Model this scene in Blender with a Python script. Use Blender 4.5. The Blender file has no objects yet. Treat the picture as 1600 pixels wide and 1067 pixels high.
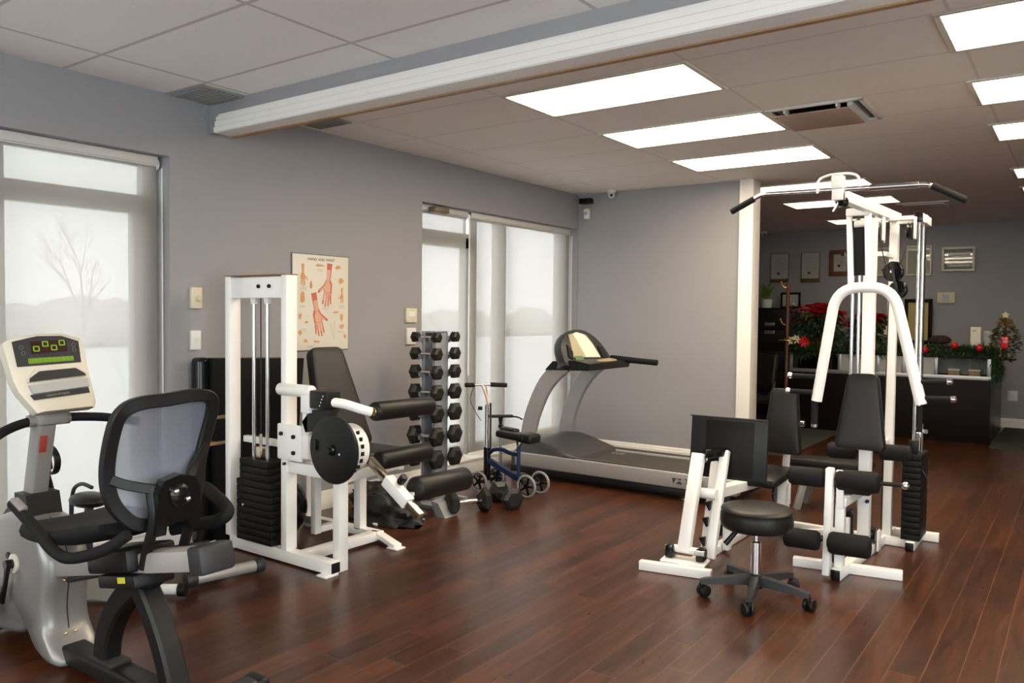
import bpy, bmesh, math, random
from math import radians as R, sin, cos, pi
from mathutils import Vector, Matrix

SC = bpy.context.scene
COL = SC.collection
random.seed(7)

# ------------------------------------------------------------------ camera
cam_data = bpy.data.cameras.new('camera')
cam = bpy.data.objects.new('camera', cam_data)
COL.objects.link(cam)
SC.camera = cam
cam_data.sensor_fit = 'HORIZONTAL'
cam_data.sensor_width = 36.0
cam_data.lens = 36.0 * 1247.57 / 1600.0
cam_data.clip_start = 0.05
cam_data.clip_end = 300
YAW, PITCH, ROLL = 0.6231195, -0.0337167, 0.009756
_f0 = Vector((-sin(YAW), cos(YAW), 0)); _r0 = Vector((cos(YAW), sin(YAW), 0)); _u0 = Vector((0, 0, 1))
_f = _f0 * cos(PITCH) + _u0 * sin(PITCH); _u = _u0 * cos(PITCH) - _f0 * sin(PITCH)
_r = _r0 * cos(ROLL) + _u * sin(ROLL); _uu = _u * cos(ROLL) - _r0 * sin(ROLL)
_m = Matrix((_r, _uu, -_f)).transposed().to_4x4()
_m.translation = Vector((4.6379, 0.0, 1.4805))
cam.matrix_world = _m

# ------------------------------------------------------------------ world, exposure
world = bpy.data.worlds.new('overcast_sky')
SC.world = world
world.use_nodes = True
wn = world.node_tree.nodes
wl = world.node_tree.links
bg = wn['Background']
bg.inputs['Color'].default_value = (0.93, 0.97, 1.0, 1)
bg.inputs['Strength'].default_value = 6.0
SC.view_settings.view_transform = 'Standard'
SC.view_settings.look = 'None'
SC.view_settings.exposure = 0.3
SC.view_settings.gamma = 1.0
SC.view_settings.use_curve_mapping = False
SC.cycles.use_denoising = True
SC.cycles.max_bounces = 8
SC.cycles.diffuse_bounces = 4
SC.cycles.transparent_max_bounces = 12
SC.cycles.caustics_reflective = False
SC.cycles.caustics_refractive = False
SC.cycles.sample_clamp_indirect = 6.0
LIGHT_STRENGTH = 15.0

def portal(name, y0, y1, z0, z1, x):
    d = bpy.data.lights.new(name, 'AREA')
    d.shape = 'RECTANGLE'; d.size = y1 - y0; d.size_y = z1 - z0
    d.cycles.is_portal = True
    o = bpy.data.objects.new(name, d); COL.objects.link(o)
    o.location = (x, (y0 + y1) / 2, (z0 + z1) / 2)
    o.rotation_euler = Matrix((( 0, 0, -1), (-1, 0, 0), (0, 1, 0))).to_euler()
    return o
portal('window_portal', 0.90, 2.80, 0.12, 2.44, -0.28)
portal('window_portal', 5.12, 7.69, 0.12, 2.44, -0.28)
pr_ = portal('window_portal', -1.2, 2.9, 0.30, 2.55, 7.08)
pr_.rotation_euler = Matrix(((0, 0, 1), (1, 0, 0), (0, 1, 0))).to_euler()
pb = portal('window_portal', -3.3, 3.3, 0.95, 2.60, 0)
pb.location = (3.45, -2.98, 1.775); pb.rotation_euler = (R(-90), 0, R(180))

# ------------------------------------------------------------------ materials
MATS = {}
def mat(name, color, rough=0.5, metal=0.0, emit=None, estr=0.0, spec=0.5, noise=0.0, nscale=20, bump=0.0, bscale=200, coat=0.0):
    if name in MATS: return MATS[name]
    m = bpy.data.materials.new(name); m.use_nodes = True
    nt = m.node_tree; b = nt.nodes['Principled BSDF']
    c = (*color, 1)
    b.inputs['Base Color'].default_value = c
    b.inputs['Roughness'].default_value = rough
    b.inputs['Metallic'].default_value = metal
    b.inputs['Specular IOR Level'].default_value = spec
    if coat: b.inputs['Coat Weight'].default_value = coat; b.inputs['Coat Roughness'].default_value = 0.15
    if emit:
        b.inputs['Emission Color'].default_value = (*emit, 1); b.inputs['Emission Strength'].default_value = estr
    tc = nt.nodes.new('ShaderNodeTexCoord')
    if noise:
        n = nt.nodes.new('ShaderNodeTexNoise'); n.inputs['Scale'].default_value = nscale; n.inputs['Detail'].default_value = 4
        nt.links.new(tc.outputs['Object'], n.inputs['Vector'])
        mx = nt.nodes.new('ShaderNodeMix'); mx.data_type = 'RGBA'
        mx.inputs[6].default_value = tuple(v * (1 - noise) for v in color) + (1,)
        mx.inputs[7].default_value = tuple(min(1, v * (1 + noise)) for v in color) + (1,)
        nt.links.new(n.outputs['Fac'], mx.inputs[0]); nt.links.new(mx.outputs[2], b.inputs['Base Color'])
    if bump:
        n2 = nt.nodes.new('ShaderNodeTexNoise'); n2.inputs['Scale'].default_value = bscale; n2.inputs['Detail'].default_value = 2
        nt.links.new(tc.outputs['Object'], n2.inputs['Vector'])
        bp = nt.nodes.new('ShaderNodeBump'); bp.inputs['Strength'].default_value = bump; bp.inputs['Distance'].default_value = 0.002
        nt.links.new(n2.outputs['Fac'], bp.inputs['Height']); nt.links.new(bp.outputs['Normal'], b.inputs['Normal'])
    MATS[name] = m
    return m

wall_m = mat('grey_wall_paint', (0.305, 0.296, 0.305), 0.55, noise=0.02, nscale=3, bump=0.15, bscale=350)
white_trim = mat('white_trim_paint', (0.84, 0.82, 0.78), 0.4, noise=0.01)
white_metal = mat('white_powder_coat', (0.88, 0.87, 0.85), 0.32, noise=0.015, nscale=8, coat=0.2)
frame_m = mat('window_frame_paint', (0.62, 0.60, 0.57), 0.45, noise=0.02)
chrome = mat('chrome', (0.72, 0.72, 0.73), 0.12, 1.0, noise=0.02)
dull_steel = mat('dull_steel', (0.42, 0.42, 0.43), 0.3, 1.0, noise=0.05)
bronze_steel = mat('worn_inner_tube', (0.55, 0.47, 0.36), 0.25, 1.0, noise=0.06)
vinyl = mat('black_vinyl', (0.010, 0.009, 0.0085), 0.36, spec=0.28, bump=0.3, bscale=500, noise=0.08)
foam = mat('black_foam', (0.009, 0.009, 0.010), 0.7, spec=0.2, bump=0.5, bscale=900, noise=0.1)
iron = mat('black_iron', (0.005, 0.0045, 0.0045), 0.5, spec=0.2, bump=0.3, bscale=400, noise=0.1)
black_plastic = mat('black_plastic', (0.008, 0.008, 0.009), 0.4, spec=0.28, bump=0.1, bscale=700, noise=0.05)
dark_plastic = mat('charcoal_plastic', (0.026, 0.026, 0.029), 0.45, spec=0.35, noise=0.05, bump=0.1)
gloss_black = mat('glossy_black', (0.005, 0.005, 0.0055), 0.2, spec=0.35, noise=0.05)
hex_rubber = mat('hex_rubber', (0.012, 0.011, 0.010), 0.4, spec=0.4, bump=0.2, bscale=300, noise=0.1)
silver_paint = mat('silver_paint', (0.24, 0.235, 0.23), 0.34, 0.35, noise=0.02, coat=0.15)
champagne = mat('champagne_plastic', (0.66, 0.62, 0.52), 0.4, 0.1, noise=0.02)
grey_paint = mat('grey_paint', (0.27, 0.265, 0.26), 0.45, 0.1, noise=0.03)
tread_silver = mat('treadmill_silver', (0.36, 0.34, 0.325), 0.42, 0.25, noise=0.03)
dark_grey = mat('dark_grey_plastic', (0.050, 0.048, 0.048), 0.45, spec=0.35, noise=0.05)
belt_m = mat('running_belt', (0.045, 0.041, 0.034), 0.65, noise=0.1, nscale=60, bump=0.4, bscale=900)
blue_paint = mat('blue_paint', (0.010, 0.024, 0.085), 0.28, 0.2, noise=0.05)
wheel_grey = mat('grey_wheel_rubber', (0.26, 0.25, 0.25), 0.6, noise=0.05)
espresso = mat('espresso_laminate', (0.009, 0.006, 0.0055), 0.45, spec=0.08, noise=0.25, nscale=9)
beige_plastic = mat('beige_plastic', (0.66, 0.60, 0.45), 0.45, noise=0.02)
white_plastic = mat('white_plastic', (0.74, 0.73, 0.70), 0.4, noise=0.02)
paper_m = mat('cream_paper', (0.74, 0.70, 0.60), 0.6, noise=0.03, nscale=6)
brown_wood = mat('brown_wood', (0.13, 0.045, 0.02), 0.4, noise=0.3, nscale=14)
tan_wood = mat('tan_wood', (0.30, 0.17, 0.08), 0.5, noise=0.2, nscale=14)
brass = mat('brass', (0.75, 0.55, 0.22), 0.25, 1.0, noise=0.05)
gold = mat('gold_leaf', (0.62, 0.42, 0.12), 0.4, 0.6, noise=0.15)
red_leaf = mat('poinsettia_red', (0.62, 0.010, 0.016), 0.5, noise=0.3, nscale=30)
red_ball = mat('red_bauble', (0.55, 0.015, 0.012), 0.15, noise=0.05)
green_leaf = mat('dark_green_leaf', (0.025, 0.065, 0.02), 0.55, noise=0.4, nscale=25)
lime_leaf = mat('light_green_leaf', (0.16, 0.24, 0.04), 0.5, noise=0.3, nscale=20)
petal = mat('cream_petal', (0.75, 0.66, 0.45), 0.6, noise=0.1)
vent_grey = mat('dark_vent_grille', (0.24, 0.24, 0.23), 0.6, noise=0.1, nscale=60)
cloth_black = mat('black_nylon', (0.010, 0.010, 0.011), 0.6, bump=0.6, bscale=60, noise=0.2)
green_carpet = mat('grey_green_carpet', (0.045, 0.05, 0.038), 0.95, noise=0.25, nscale=90, bump=0.8, bscale=400)
snow_m = mat('snow', (0.82, 0.84, 0.86), 0.9, noise=0.05, nscale=0.4)
bark = mat('haze_paled_bark', (0.55, 0.53, 0.52), 0.9, noise=0.2)  # bark colour paled in place of outdoor haze
lcd_green = mat('green_indicator', (0.02, 0.03, 0.0), 0.5, emit=(0.35, 0.75, 0.03), estr=0.5)
lcd_dark = mat('dark_display', (0.035, 0.008, 0.006), 0.15)
key_green = mat('green_key_panel', (0.10, 0.16, 0.01), 0.4, emit=(0.3, 0.55, 0.02), estr=0.12)
red_label = mat('red_label', (0.35, 0.05, 0.04), 0.5)
yellow_label = mat('yellow_label', (0.55, 0.50, 0.05), 0.5)
ink = mat('dark_ink', (0.05, 0.045, 0.05), 0.6)
grey_ink = mat('grey_ink', (0.30, 0.28, 0.26), 0.6)
art_red = mat('illustration_red', (0.62, 0.16, 0.10), 0.6, noise=0.25, nscale=120)
art_orange = mat('illustration_orange', (0.66, 0.34, 0.14), 0.6, noise=0.25, nscale=120)
art_pink = mat('illustration_pink', (0.72, 0.42, 0.30), 0.6, noise=0.2, nscale=120)
art_bone = mat('illustration_bone', (0.74, 0.62, 0.45), 0.6)
light_frame = mat('light_frame', (0.70, 0.68, 0.62), 0.5)
diffuser = mat('lit_diffuser', (0.8, 0.8, 0.8), 0.5, emit=(1.0, 0.83, 0.61), estr=LIGHT_STRENGTH)
diffuser_dim = mat('dimmed_lit_diffuser', (0.8, 0.8, 0.8), 0.5, emit=(1.0, 0.84, 0.60), estr=LIGHT_STRENGTH * 0.15)  # far rows turned down so the far area stays darker

def mixmat(name, fac, a, b):
    pass

def fabric_mat():
    m = bpy.data.materials.new('screen_blind_fabric'); m.use_nodes = True
    nt = m.node_tree; nt.nodes.clear(); L = nt.links
    out = nt.nodes.new('ShaderNodeOutputMaterial')
    tr = nt.nodes.new('ShaderNodeBsdfTransparent'); tr.inputs[0].default_value = (1.0, 0.985, 0.96, 1)
    tl = nt.nodes.new('ShaderNodeBsdfTranslucent'); tl.inputs[0].default_value = (0.160, 0.143, 0.128, 1)
    df = nt.nodes.new('ShaderNodeBsdfDiffuse'); df.inputs[0].default_value = (0.42, 0.39, 0.36, 1)
    ad = nt.nodes.new('ShaderNodeMixShader'); ad.inputs[0].default_value = 0.45
    L.new(tl.outputs[0], ad.inputs[1]); L.new(df.outputs[0], ad.inputs[2])
    tc = nt.nodes.new('ShaderNodeTexCoord')
    w = nt.nodes.new('ShaderNodeTexNoise'); w.inputs['Scale'].default_value = 5
    L.new(tc.outputs['Object'], w.inputs['Vector'])
    mr = nt.nodes.new('ShaderNodeMapRange'); mr.inputs[3].default_value = 0.922; mr.inputs[4].default_value = 0.932
    L.new(w.outputs['Fac'], mr.inputs[0])
    mx = nt.nodes.new('ShaderNodeMixShader')
    L.new(mr.outputs[0], mx.inputs[0])
    L.new(tr.outputs[0], mx.inputs[1]); L.new(ad.outputs[0], mx.inputs[2]); L.new(mx.outputs[0], out.inputs[0])
    return m
blind_m = fabric_mat()

def glass_mat(name='thin_glass', tint=(0.96, 0.98, 0.97), refl=0.08):
    m = bpy.data.materials.new(name); m.use_nodes = True
    nt = m.node_tree; nt.nodes.clear(); L = nt.links
    out = nt.nodes.new('ShaderNodeOutputMaterial')
    tr = nt.nodes.new('ShaderNodeBsdfTransparent'); tr.inputs[0].default_value = (*tint, 1)
    gl = nt.nodes.new('ShaderNodeBsdfGlossy'); gl.inputs['Roughness'].default_value = 0.03
    lw = nt.nodes.new('ShaderNodeLayerWeight'); lw.inputs['Blend'].default_value = 0.5
    pw = nt.nodes.new('ShaderNodeMath'); pw.operation = 'POWER'; pw.inputs[1].default_value = 5.0
    L.new(lw.outputs['Facing'], pw.inputs[0])
    fr = nt.nodes.new('ShaderNodeMath'); fr.operation = 'MULTIPLY_ADD'; fr.inputs[1].default_value = 0.9; fr.inputs[2].default_value = 0.04
    L.new(pw.outputs[0], fr.inputs[0])
    mx = nt.nodes.new('ShaderNodeMixShader')
    L.new(fr.outputs[0], mx.inputs[0]); L.new(tr.outputs[0], mx.inputs[1]); L.new(gl.outputs[0], mx.inputs[2])
    L.new(mx.outputs[0], out.inputs[0])
    return m
glass_m = glass_mat()

def mesh_fabric():
    m = bpy.data.materials.new('seat_back_mesh_weave'); m.use_nodes = True
    nt = m.node_tree; nt.nodes.clear(); L = nt.links
    out = nt.nodes.new('ShaderNodeOutputMaterial')
    tr = nt.nodes.new('ShaderNodeBsdfTransparent')
    df = nt.nodes.new('ShaderNodeBsdfDiffuse'); df.inputs[0].default_value = (0.15, 0.165, 0.22, 1)
    gl = nt.nodes.new('ShaderNodeBsdfGlossy'); gl.inputs[0].default_value = (0.5, 0.55, 0.65, 1); gl.inputs['Roughness'].default_value = 0.5
    m2 = nt.nodes.new('ShaderNodeMixShader'); m2.inputs[0].default_value = 0.25
    L.new(df.outputs[0], m2.inputs[1]); L.new(gl.outputs[0], m2.inputs[2])
    tc = nt.nodes.new('ShaderNodeTexCoord')
    def wave(rot):
        mp = nt.nodes.new('ShaderNodeMapping'); mp.inputs['Rotation'].default_value = rot
        L.new(tc.outputs['Object'], mp.inputs[0])
        wv = nt.nodes.new('ShaderNodeTexWave'); wv.inputs['Scale'].default_value = 75; wv.bands_direction = 'Y'
        L.new(mp.outputs[0], wv.inputs[0]); return wv
    a, b = wave((R(40), 0, 0)), wave((R(-40), 0, 0))
    ma = nt.nodes.new('ShaderNodeMath'); ma.operation = 'MAXIMUM'
    L.new(a.outputs['Fac'], ma.inputs[0]); L.new(b.outputs['Fac'], ma.inputs[1])
    mr = nt.nodes.new('ShaderNodeMapRange'); mr.inputs[1].default_value = 0.3; mr.inputs[2].default_value = 0.8
    mr.inputs[3].default_value = 0.55; mr.inputs[4].default_value = 0.88
    L.new(ma.outputs[0], mr.inputs[0])
    mx = nt.nodes.new('ShaderNodeMixShader')
    L.new(mr.outputs[0], mx.inputs[0]); L.new(tr.outputs[0], mx.inputs[1]); L.new(m2.outputs[0], mx.inputs[2])
    L.new(mx.outputs[0], out.inputs[0])
    return m
mesh_m = mesh_fabric()

def floor_mat():
    m = bpy.data.materials.new('dark_cherry_plank_floor'); m.use_nodes = True
    nt = m.node_tree; N = nt.nodes; L = nt.links; b = N['Principled BSDF']
    tc = N.new('ShaderNodeTexCoord'); sep = N.new('ShaderNodeSeparateXYZ'); L.new(tc.outputs['Object'], sep.inputs[0])
    def math_(op, a, bb=None, c=None):
        n = N.new('ShaderNodeMath'); n.operation = op
        for i, v in enumerate((a, bb, c)):
            if v is None: continue
            if isinstance(v, (int, float)): n.inputs[i].default_value = v
            else: L.new(v, n.inputs[i])
        return n.outputs[0]
    P, LEN = 0.12643, 1.22
    u = math_('DIVIDE', math_('SUBTRACT', sep.outputs[0], 4.378), P)
    iu = math_('FLOOR', u); fu = math_('SUBTRACT', u, iu)
    wn_ = N.new('ShaderNodeTexWhiteNoise'); wn_.noise_dimensions = '1D'; L.new(iu, wn_.inputs['W'])
    v = math_('ADD', math_('DIVIDE', sep.outputs[1], LEN), wn_.outputs['Value'])
    iv = math_('FLOOR', v); fv = math_('SUBTRACT', v, iv)
    cmb = N.new('ShaderNodeCombineXYZ'); L.new(iu, cmb.inputs[0]); L.new(iv, cmb.inputs[1])
    w2 = N.new('ShaderNodeTexWhiteNoise'); w2.noise_dimensions = '2D'; L.new(cmb.outputs[0], w2.inputs['Vector'])
    # grain
    mp = N.new('ShaderNodeMapping'); mp.inputs['Scale'].default_value = (22, 2.2, 1)
    L.new(tc.outputs['Object'], mp.inputs[0])
    off = N.new('ShaderNodeVectorMath'); off.operation = 'ADD'; L.new(mp.outputs[0], off.inputs[0]); L.new(w2.outputs['Color'], off.inputs[1])
    sc_ = N.new('ShaderNodeVectorMath'); sc_.operation = 'MULTIPLY_ADD'; L.new(w2.outputs['Color'], sc_.inputs[0]); sc_.inputs[1].default_value = (9, 9, 9); L.new(off.outputs[0], sc_.inputs[2])
    g = N.new('ShaderNodeTexNoise'); g.inputs['Scale'].default_value = 1.0; g.inputs['Detail'].default_value = 6; g.inputs['Distortion'].default_value = 0.6
    L.new(sc_.outputs[0], g.inputs['Vector'])
    g2 = N.new('ShaderNodeTexNoise'); g2.inputs['Scale'].default_value = 5.0; g2.inputs['Detail'].default_value = 5
    L.new(sc_.outputs[0], g2.inputs['Vector'])
    cr = N.new('ShaderNodeValToRGB'); e = cr.color_ramp.elements
    e[0].position = 0.30; e[0].color = (0.020, 0.0062, 0.0027, 1)
    e[1].position = 0.72; e[1].color = (0.110, 0.034, 0.0115, 1)
    k = e.new(0.5); k.color = (0.052, 0.0155, 0.0056, 1)
    mixf = math_('ADD', math_('MULTIPLY', g.outputs['Fac'], 0.62), math_('MULTIPLY', g2.outputs['Fac'], 0.22))
    mixf = math_('ADD', mixf, math_('MULTIPLY', w2.outputs['Value'], 0.16))
    L.new(mixf, cr.inputs[0])
    # seams
    du = math_('MINIMUM', fu, math_('SUBTRACT', 1.0, fu)); dv = math_('MINIMUM', fv, math_('SUBTRACT', 1.0, fv))
    su = math_('LESS_THAN', du, 0.014); sv = math_('LESS_THAN', dv, 0.0013)
    s = math_('MAXIMUM', su, sv)
    mx = N.new('ShaderNodeMix'); mx.data_type = 'RGBA'
    L.new(math_('MULTIPLY', s, 0.75), mx.inputs[0]); L.new(cr.outputs[0], mx.inputs[6]); mx.inputs[7].default_value = (0.17, 0.075, 0.035, 1)
    L.new(mx.outputs[2], b.inputs['Base Color'])
    rr = N.new('ShaderNodeMapRange'); rr.inputs[3].default_value = 0.24; rr.inputs[4].default_value = 0.36
    L.new(g2.outputs['Fac'], rr.inputs[0]); L.new(rr.outputs[0], b.inputs['Roughness'])
    bp = N.new('ShaderNodeBump'); bp.inputs['Strength'].default_value = 0.25; bp.inputs['Distance'].default_value = 0.002
    hh = math_('SUBTRACT', math_('MULTIPLY', g.outputs['Fac'], 0.5), math_('MULTIPLY', s, 0.6))
    L.new(hh, bp.inputs['Height']); L.new(bp.outputs['Normal'], b.inputs['Normal'])
    b.inputs['Specular IOR Level'].default_value = 0.5
    return m
floor_m = floor_mat()

def ceiling_mat(name, x0, y0, base, line, lw=0.012):
    m = bpy.data.materials.new(name); m.use_nodes = True
    nt = m.node_tree; N = nt.nodes; L = nt.links; b = N['Principled BSDF']
    tc = N.new('ShaderNodeTexCoord'); sep = N.new('ShaderNodeSeparateXYZ'); L.new(tc.outputs['Object'], sep.inputs[0])
    def math_(op, a, bb=None):
        n = N.new('ShaderNodeMath'); n.operation = op
        for i, v in enumerate((a, bb)):
            if v is None: continue
            if isinstance(v, (int, float)): n.inputs[i].default_value = v
            else: L.new(v, n.inputs[i])
        return n.outputs[0]
    def dist(sock, o, per):
        f = math_('FRACT', math_('ADD', math_('DIVIDE', math_('SUBTRACT', sock, o), per), 100.5))
        return math_('MULTIPLY', math_('ABSOLUTE', math_('SUBTRACT', f, 0.5)), per)
    d = math_('MINIMUM', dist(sep.outputs[0], x0, 1.2192), dist(sep.outputs[1], y0, 0.6096))
    s = math_('LESS_THAN', d, lw)
    n = N.new('ShaderNodeTexNoise'); n.inputs['Scale'].default_value = 160; n.inputs['Detail'].default_value = 3
    L.new(tc.outputs['Object'], n.inputs['Vector'])
    c1 = N.new('ShaderNodeMix'); c1.data_type = 'RGBA'; L.new(n.outputs['Fac'], c1.inputs[0])
    c1.inputs[6].default_value = tuple(v * 0.9 for v in base) + (1,); c1.inputs[7].default_value = tuple(min(1, v * 1.08) for v in base) + (1,)
    c2 = N.new('ShaderNodeMix'); c2.data_type = 'RGBA'; L.new(s, c2.inputs[0]); L.new(c1.outputs[2], c2.inputs[6]); c2.inputs[7].default_value = (*line, 1)
    L.new(c2.outputs[2], b.inputs['Base Color']); b.inputs['Roughness'].default_value = 0.85
    bp = N.new('ShaderNodeBump'); bp.inputs['Strength'].default_value = 0.35; bp.inputs['Distance'].default_value = 0.003
    L.new(math_('ADD', math_('MULTIPLY', n.outputs['Fac'], 0.4), math_('MULTIPLY', math_('GREATER_THAN', d, 0.022), 0.6)), bp.inputs['Height'])
    L.new(bp.outputs['Normal'], b.inputs['Normal'])
    return m

# ------------------------------------------------------------------ mesh helpers
def rotm(rx=0, ry=0, rz=0):
    return Matrix.Rotation(R(rz), 3, 'Z') @ Matrix.Rotation(R(ry), 3, 'Y') @ Matrix.Rotation(R(rx), 3, 'X')

def frame_from(d, up=(0, 0, 1)):
    d = Vector(d).normalized(); up = Vector(up)
    if abs(d.dot(up)) > 0.98: up = Vector((0, 1, 0))
    s = up.cross(d).normalized(); t = d.cross(s)
    return s, t, d

def smooth(pts, n=6, closed=False):
    P = [Vector(p) for p in pts]; out = []
    m = len(P)
    rng = range(m) if closed else range(m - 1)
    for i in rng:
        p0 = P[(i - 1) % m] if (closed or i > 0) else P[i] * 2 - P[i + 1]
        p1 = P[i]; p2 = P[(i + 1) % m]
        p3 = P[(i + 2) % m] if (closed or i + 2 < m) else P[i + 1] * 2 - P[i]
        for k in range(n):
            t = k / n
            out.append(0.5 * ((2 * p1) + (p2 - p0) * t + (2 * p0 - 5 * p1 + 4 * p2 - p3) * t * t + (3 * p1 - p0 - 3 * p2 + p3) * t ** 3))
    if not closed: out.append(P[-1])
    return out

def fillet(pts, r=0.05, n=5):
    P = [Vector(p) for p in pts]; out = [P[0]]
    for i in range(1, len(P) - 1):
        a, b, c = P[i - 1], P[i], P[i + 1]
        d1 = min(r, (a - b).length * 0.45); d2 = min(r, (c - b).length * 0.45)
        s = b + (a - b).normalized() * d1; e = b + (c - b).normalized() * d2
        for k in range(n + 1):
            t = k / n
            out.append((1 - t) ** 2 * s + 2 * t * (1 - t) * b + t * t * e)
    out.append(P[-1])
    return out

class MB:
    def __init__(self, root=None):
        self.bm = bmesh.new(); self.root = root
    def box(self, c, s, rot=None, bev=0.0, seg=2, taper=None):
        M = rot.to_4x4() if rot else Matrix.Identity(4)
        M = Matrix.Translation(Vector(c)) @ M
        r = bmesh.ops.create_cube(self.bm, size=1.0)
        vs = r['verts']
        for v in vs:
            k = 1.0
            if taper and v.co.z > 0:
                v.co.x *= taper[0]; v.co.y *= taper[1]
            v.co = Vector((v.co.x * s[0], v.co.y * s[1], v.co.z * s[2]))
        if bev > 0:
            es = list({e for v in vs for e in v.link_edges})
            rb = bmesh.ops.bevel(self.bm, geom=es, offset=min(bev, min(s) * 0.49), segments=seg, profile=0.5, affect='EDGES')
            vs = list({v for f in rb['faces'] for v in f.verts} | {v for v in vs if v.is_valid})
        bmesh.ops.transform(self.bm, matrix=M, verts=vs)
        return self
    def ab(self, a, b, bev=0.0, seg=2):
        a, b = Vector(a), Vector(b)
        return self.box((a + b) / 2, [abs(v) for v in (b - a)], None, bev, seg)
    def bar(self, p0, p1, w, h, bev=0.004, up=(0, 0, 1), seg=2):
        p0, p1 = Vector(p0), Vector(p1)
        s, t, d = frame_from(p1 - p0, up)
        rot = Matrix((s, t, d)).transposed()
        return self.box((p0 + p1) / 2, (w, h, (p1 - p0).length), rot, bev, seg)
    def cyl(self, p0, p1, r0, r1=None, seg=20, bev=0.0):
        if r1 is None: r1 = r0
        L_ = (Vector(p1) - Vector(p0)).length
        if bev > 0:
            b = min(bev, r0 * 0.9, r1 * 0.9, L_ * 0.45)
            prof = [(0, 0), (r0 - b, 0), (r0 - b * 0.3, b * 0.3), (r0, b), (r1, L_ - b), (r1 - b * 0.3, L_ - b * 0.3), (r1 - b, L_), (0, L_)]
        else:
            prof = [(0, 0), (r0, 0), (r1, L_), (0, L_)]
        return self.lathe(prof, p0, Vector(p1) - Vector(p0), seg)
    def lathe(self, prof, o=(0, 0, 0), axis=(0, 0, 1), seg=24):
        s, t, d = frame_from(axis); o = Vector(o)
        rings = []
        for (r, z) in prof:
            if r <= 1e-6: rings.append([self.bm.verts.new(o + d * z)])
            else: rings.append([self.bm.verts.new(o + d * z + s * (r * cos(2 * pi * k / seg)) + t * (r * sin(2 * pi * k / seg))) for k in range(seg)])
        for a, b in zip(rings[:-1], rings[1:]):
            for k in range(seg):
                k2 = (k + 1) % seg
                if len(a) == 1 and len(b) == 1: continue
                if len(a) == 1: self.bm.faces.new((a[0], b[k2], b[k]))
                elif len(b) == 1: self.bm.faces.new((a[k], a[k2], b[0]))
                else: self.bm.faces.new((a[k], a[k2], b[k2], b[k]))
        return self
    def tube(self, pts, r, seg=10, closed=False, flat=1.0, up=(0, 0, 1)):
        P = [Vector(p) for p in pts]; n = len(P)
        rr = r if isinstance(r, (list, tuple)) else [r] * n
        tans = []
        for i in range(n):
            a = P[(i - 1) % n] if (closed or i > 0) else P[i]
            b = P[(i + 1) % n] if (closed or i < n - 1) else P[i]
            tans.append((b - a).normalized())
        s, t, _ = frame_from(tans[0], up)
        rings = []
        for i in range(n):
            if i > 0:
                s = (s - tans[i] * s.dot(tans[i]))
                s.normalize(); t = tans[i].cross(s)
            rings.append([self.bm.verts.new(P[i] + s * (rr[i] * cos(2 * pi * k / seg)) + t * (rr[i] * flat * sin(2 * pi * k / seg))) for k in range(seg)])
        m = n if closed else n - 1
        for i in range(m):
            a, b = rings[i], rings[(i + 1) % n]
            for k in range(seg):
                k2 = (k + 1) % seg
                self.bm.faces.new((a[k], a[k2], b[k2], b[k]))
        if not closed:
            self.bm.faces.new(rings[0][::-1]); self.bm.faces.new(rings[-1])
        return self
    def ribbon(self, pts, w, h, side=(0, 1, 0), closed=False):
        """rectangular section swept along a path; w along 'side', h across"""
        P = [Vector(p) for p in pts]; n = len(P); side = Vector(side).normalized()
        ws = w if isinstance(w, (list, tuple)) else [w] * n
        hs = h if isinstance(h, (list, tuple)) else [h] * n
        rings = []
        for i in range(n):
            a = P[(i - 1) % n] if (closed or i > 0) else P[i]
            b = P[(i + 1) % n] if (closed or i < n - 1) else P[i]
            t = (b - a).normalized(); u = t.cross(side).normalized()
            c = 0.28
            prof = []
            for sx, sy in ((-1, -1), (1, -1), (1, 1), (-1, 1)):
                W2, H2 = ws[i] / 2, hs[i] / 2
                e = min(W2, H2) * c
                corner = [(sx * (W2 - e), sy * H2), (sx * W2, sy * (H2 - e))]
                if sx * sy > 0: corner = corner[::-1] if (sx < 0) else corner[::-1]
                prof += corner
            # order consistently by angle
            prof.sort(key=lambda q: math.atan2(q[1], q[0]))
            rings.append([self.bm.verts.new(P[i] + side * q[0] + u * q[1]) for q in prof])
        m = n if closed else n - 1; sg = 8
        for i in range(m):
            a, b = rings[i], rings[(i + 1) % n]
            for k in range(sg):
                k2 = (k + 1) % sg
                self.bm.faces.new((a[k], a[k2], b[k2], b[k]))
        if not closed:
            self.bm.faces.new(rings[0][::-1]); self.bm.faces.new(rings[-1])
        return self
    def prism(self, pts, o, u, v, depth, bev=0.0, seg=2):
        """polygon pts in plane (o,u,v), extruded along u x v by depth"""
        o, u, v = Vector(o), Vector(u), Vector(v)
        nrm = u.cross(v).normalized()
        a = [self.bm.verts.new(o + u * p[0] + v * p[1]) for p in pts]
        b = [self.bm.verts.new(o + u * p[0] + v * p[1] + nrm * depth) for p in pts]
        fs = [self.bm.faces.new(a[::-1]), self.bm.faces.new(b)]
        n = len(pts)
        for i in range(n):
            j = (i + 1) % n
            fs.append(self.bm.faces.new((a[i], a[j], b[j], b[i])))
        if bev > 0:
            es = list({e for f in fs for e in f.edges if len(e.link_faces) == 2 and e.calc_face_angle(0) > 0.45})
            bmesh.ops.bevel(self.bm, geom=es, offset=bev, segments=seg, profile=0.5, affect='EDGES')
        return self
    def loft(self, secs, cap=True):
        rings = [[self.bm.verts.new(Vector(p)) for p in s] for s in secs]
        n = len(rings[0])
        for a, b in zip(rings[:-1], rings[1:]):
            for k in range(n):
                k2 = (k + 1) % n
                self.bm.faces.new((a[k], a[k2], b[k2], b[k]))
        if cap:
            self.bm.faces.new(rings[0][::-1]); self.bm.faces.new(rings[-1])
        return self
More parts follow.
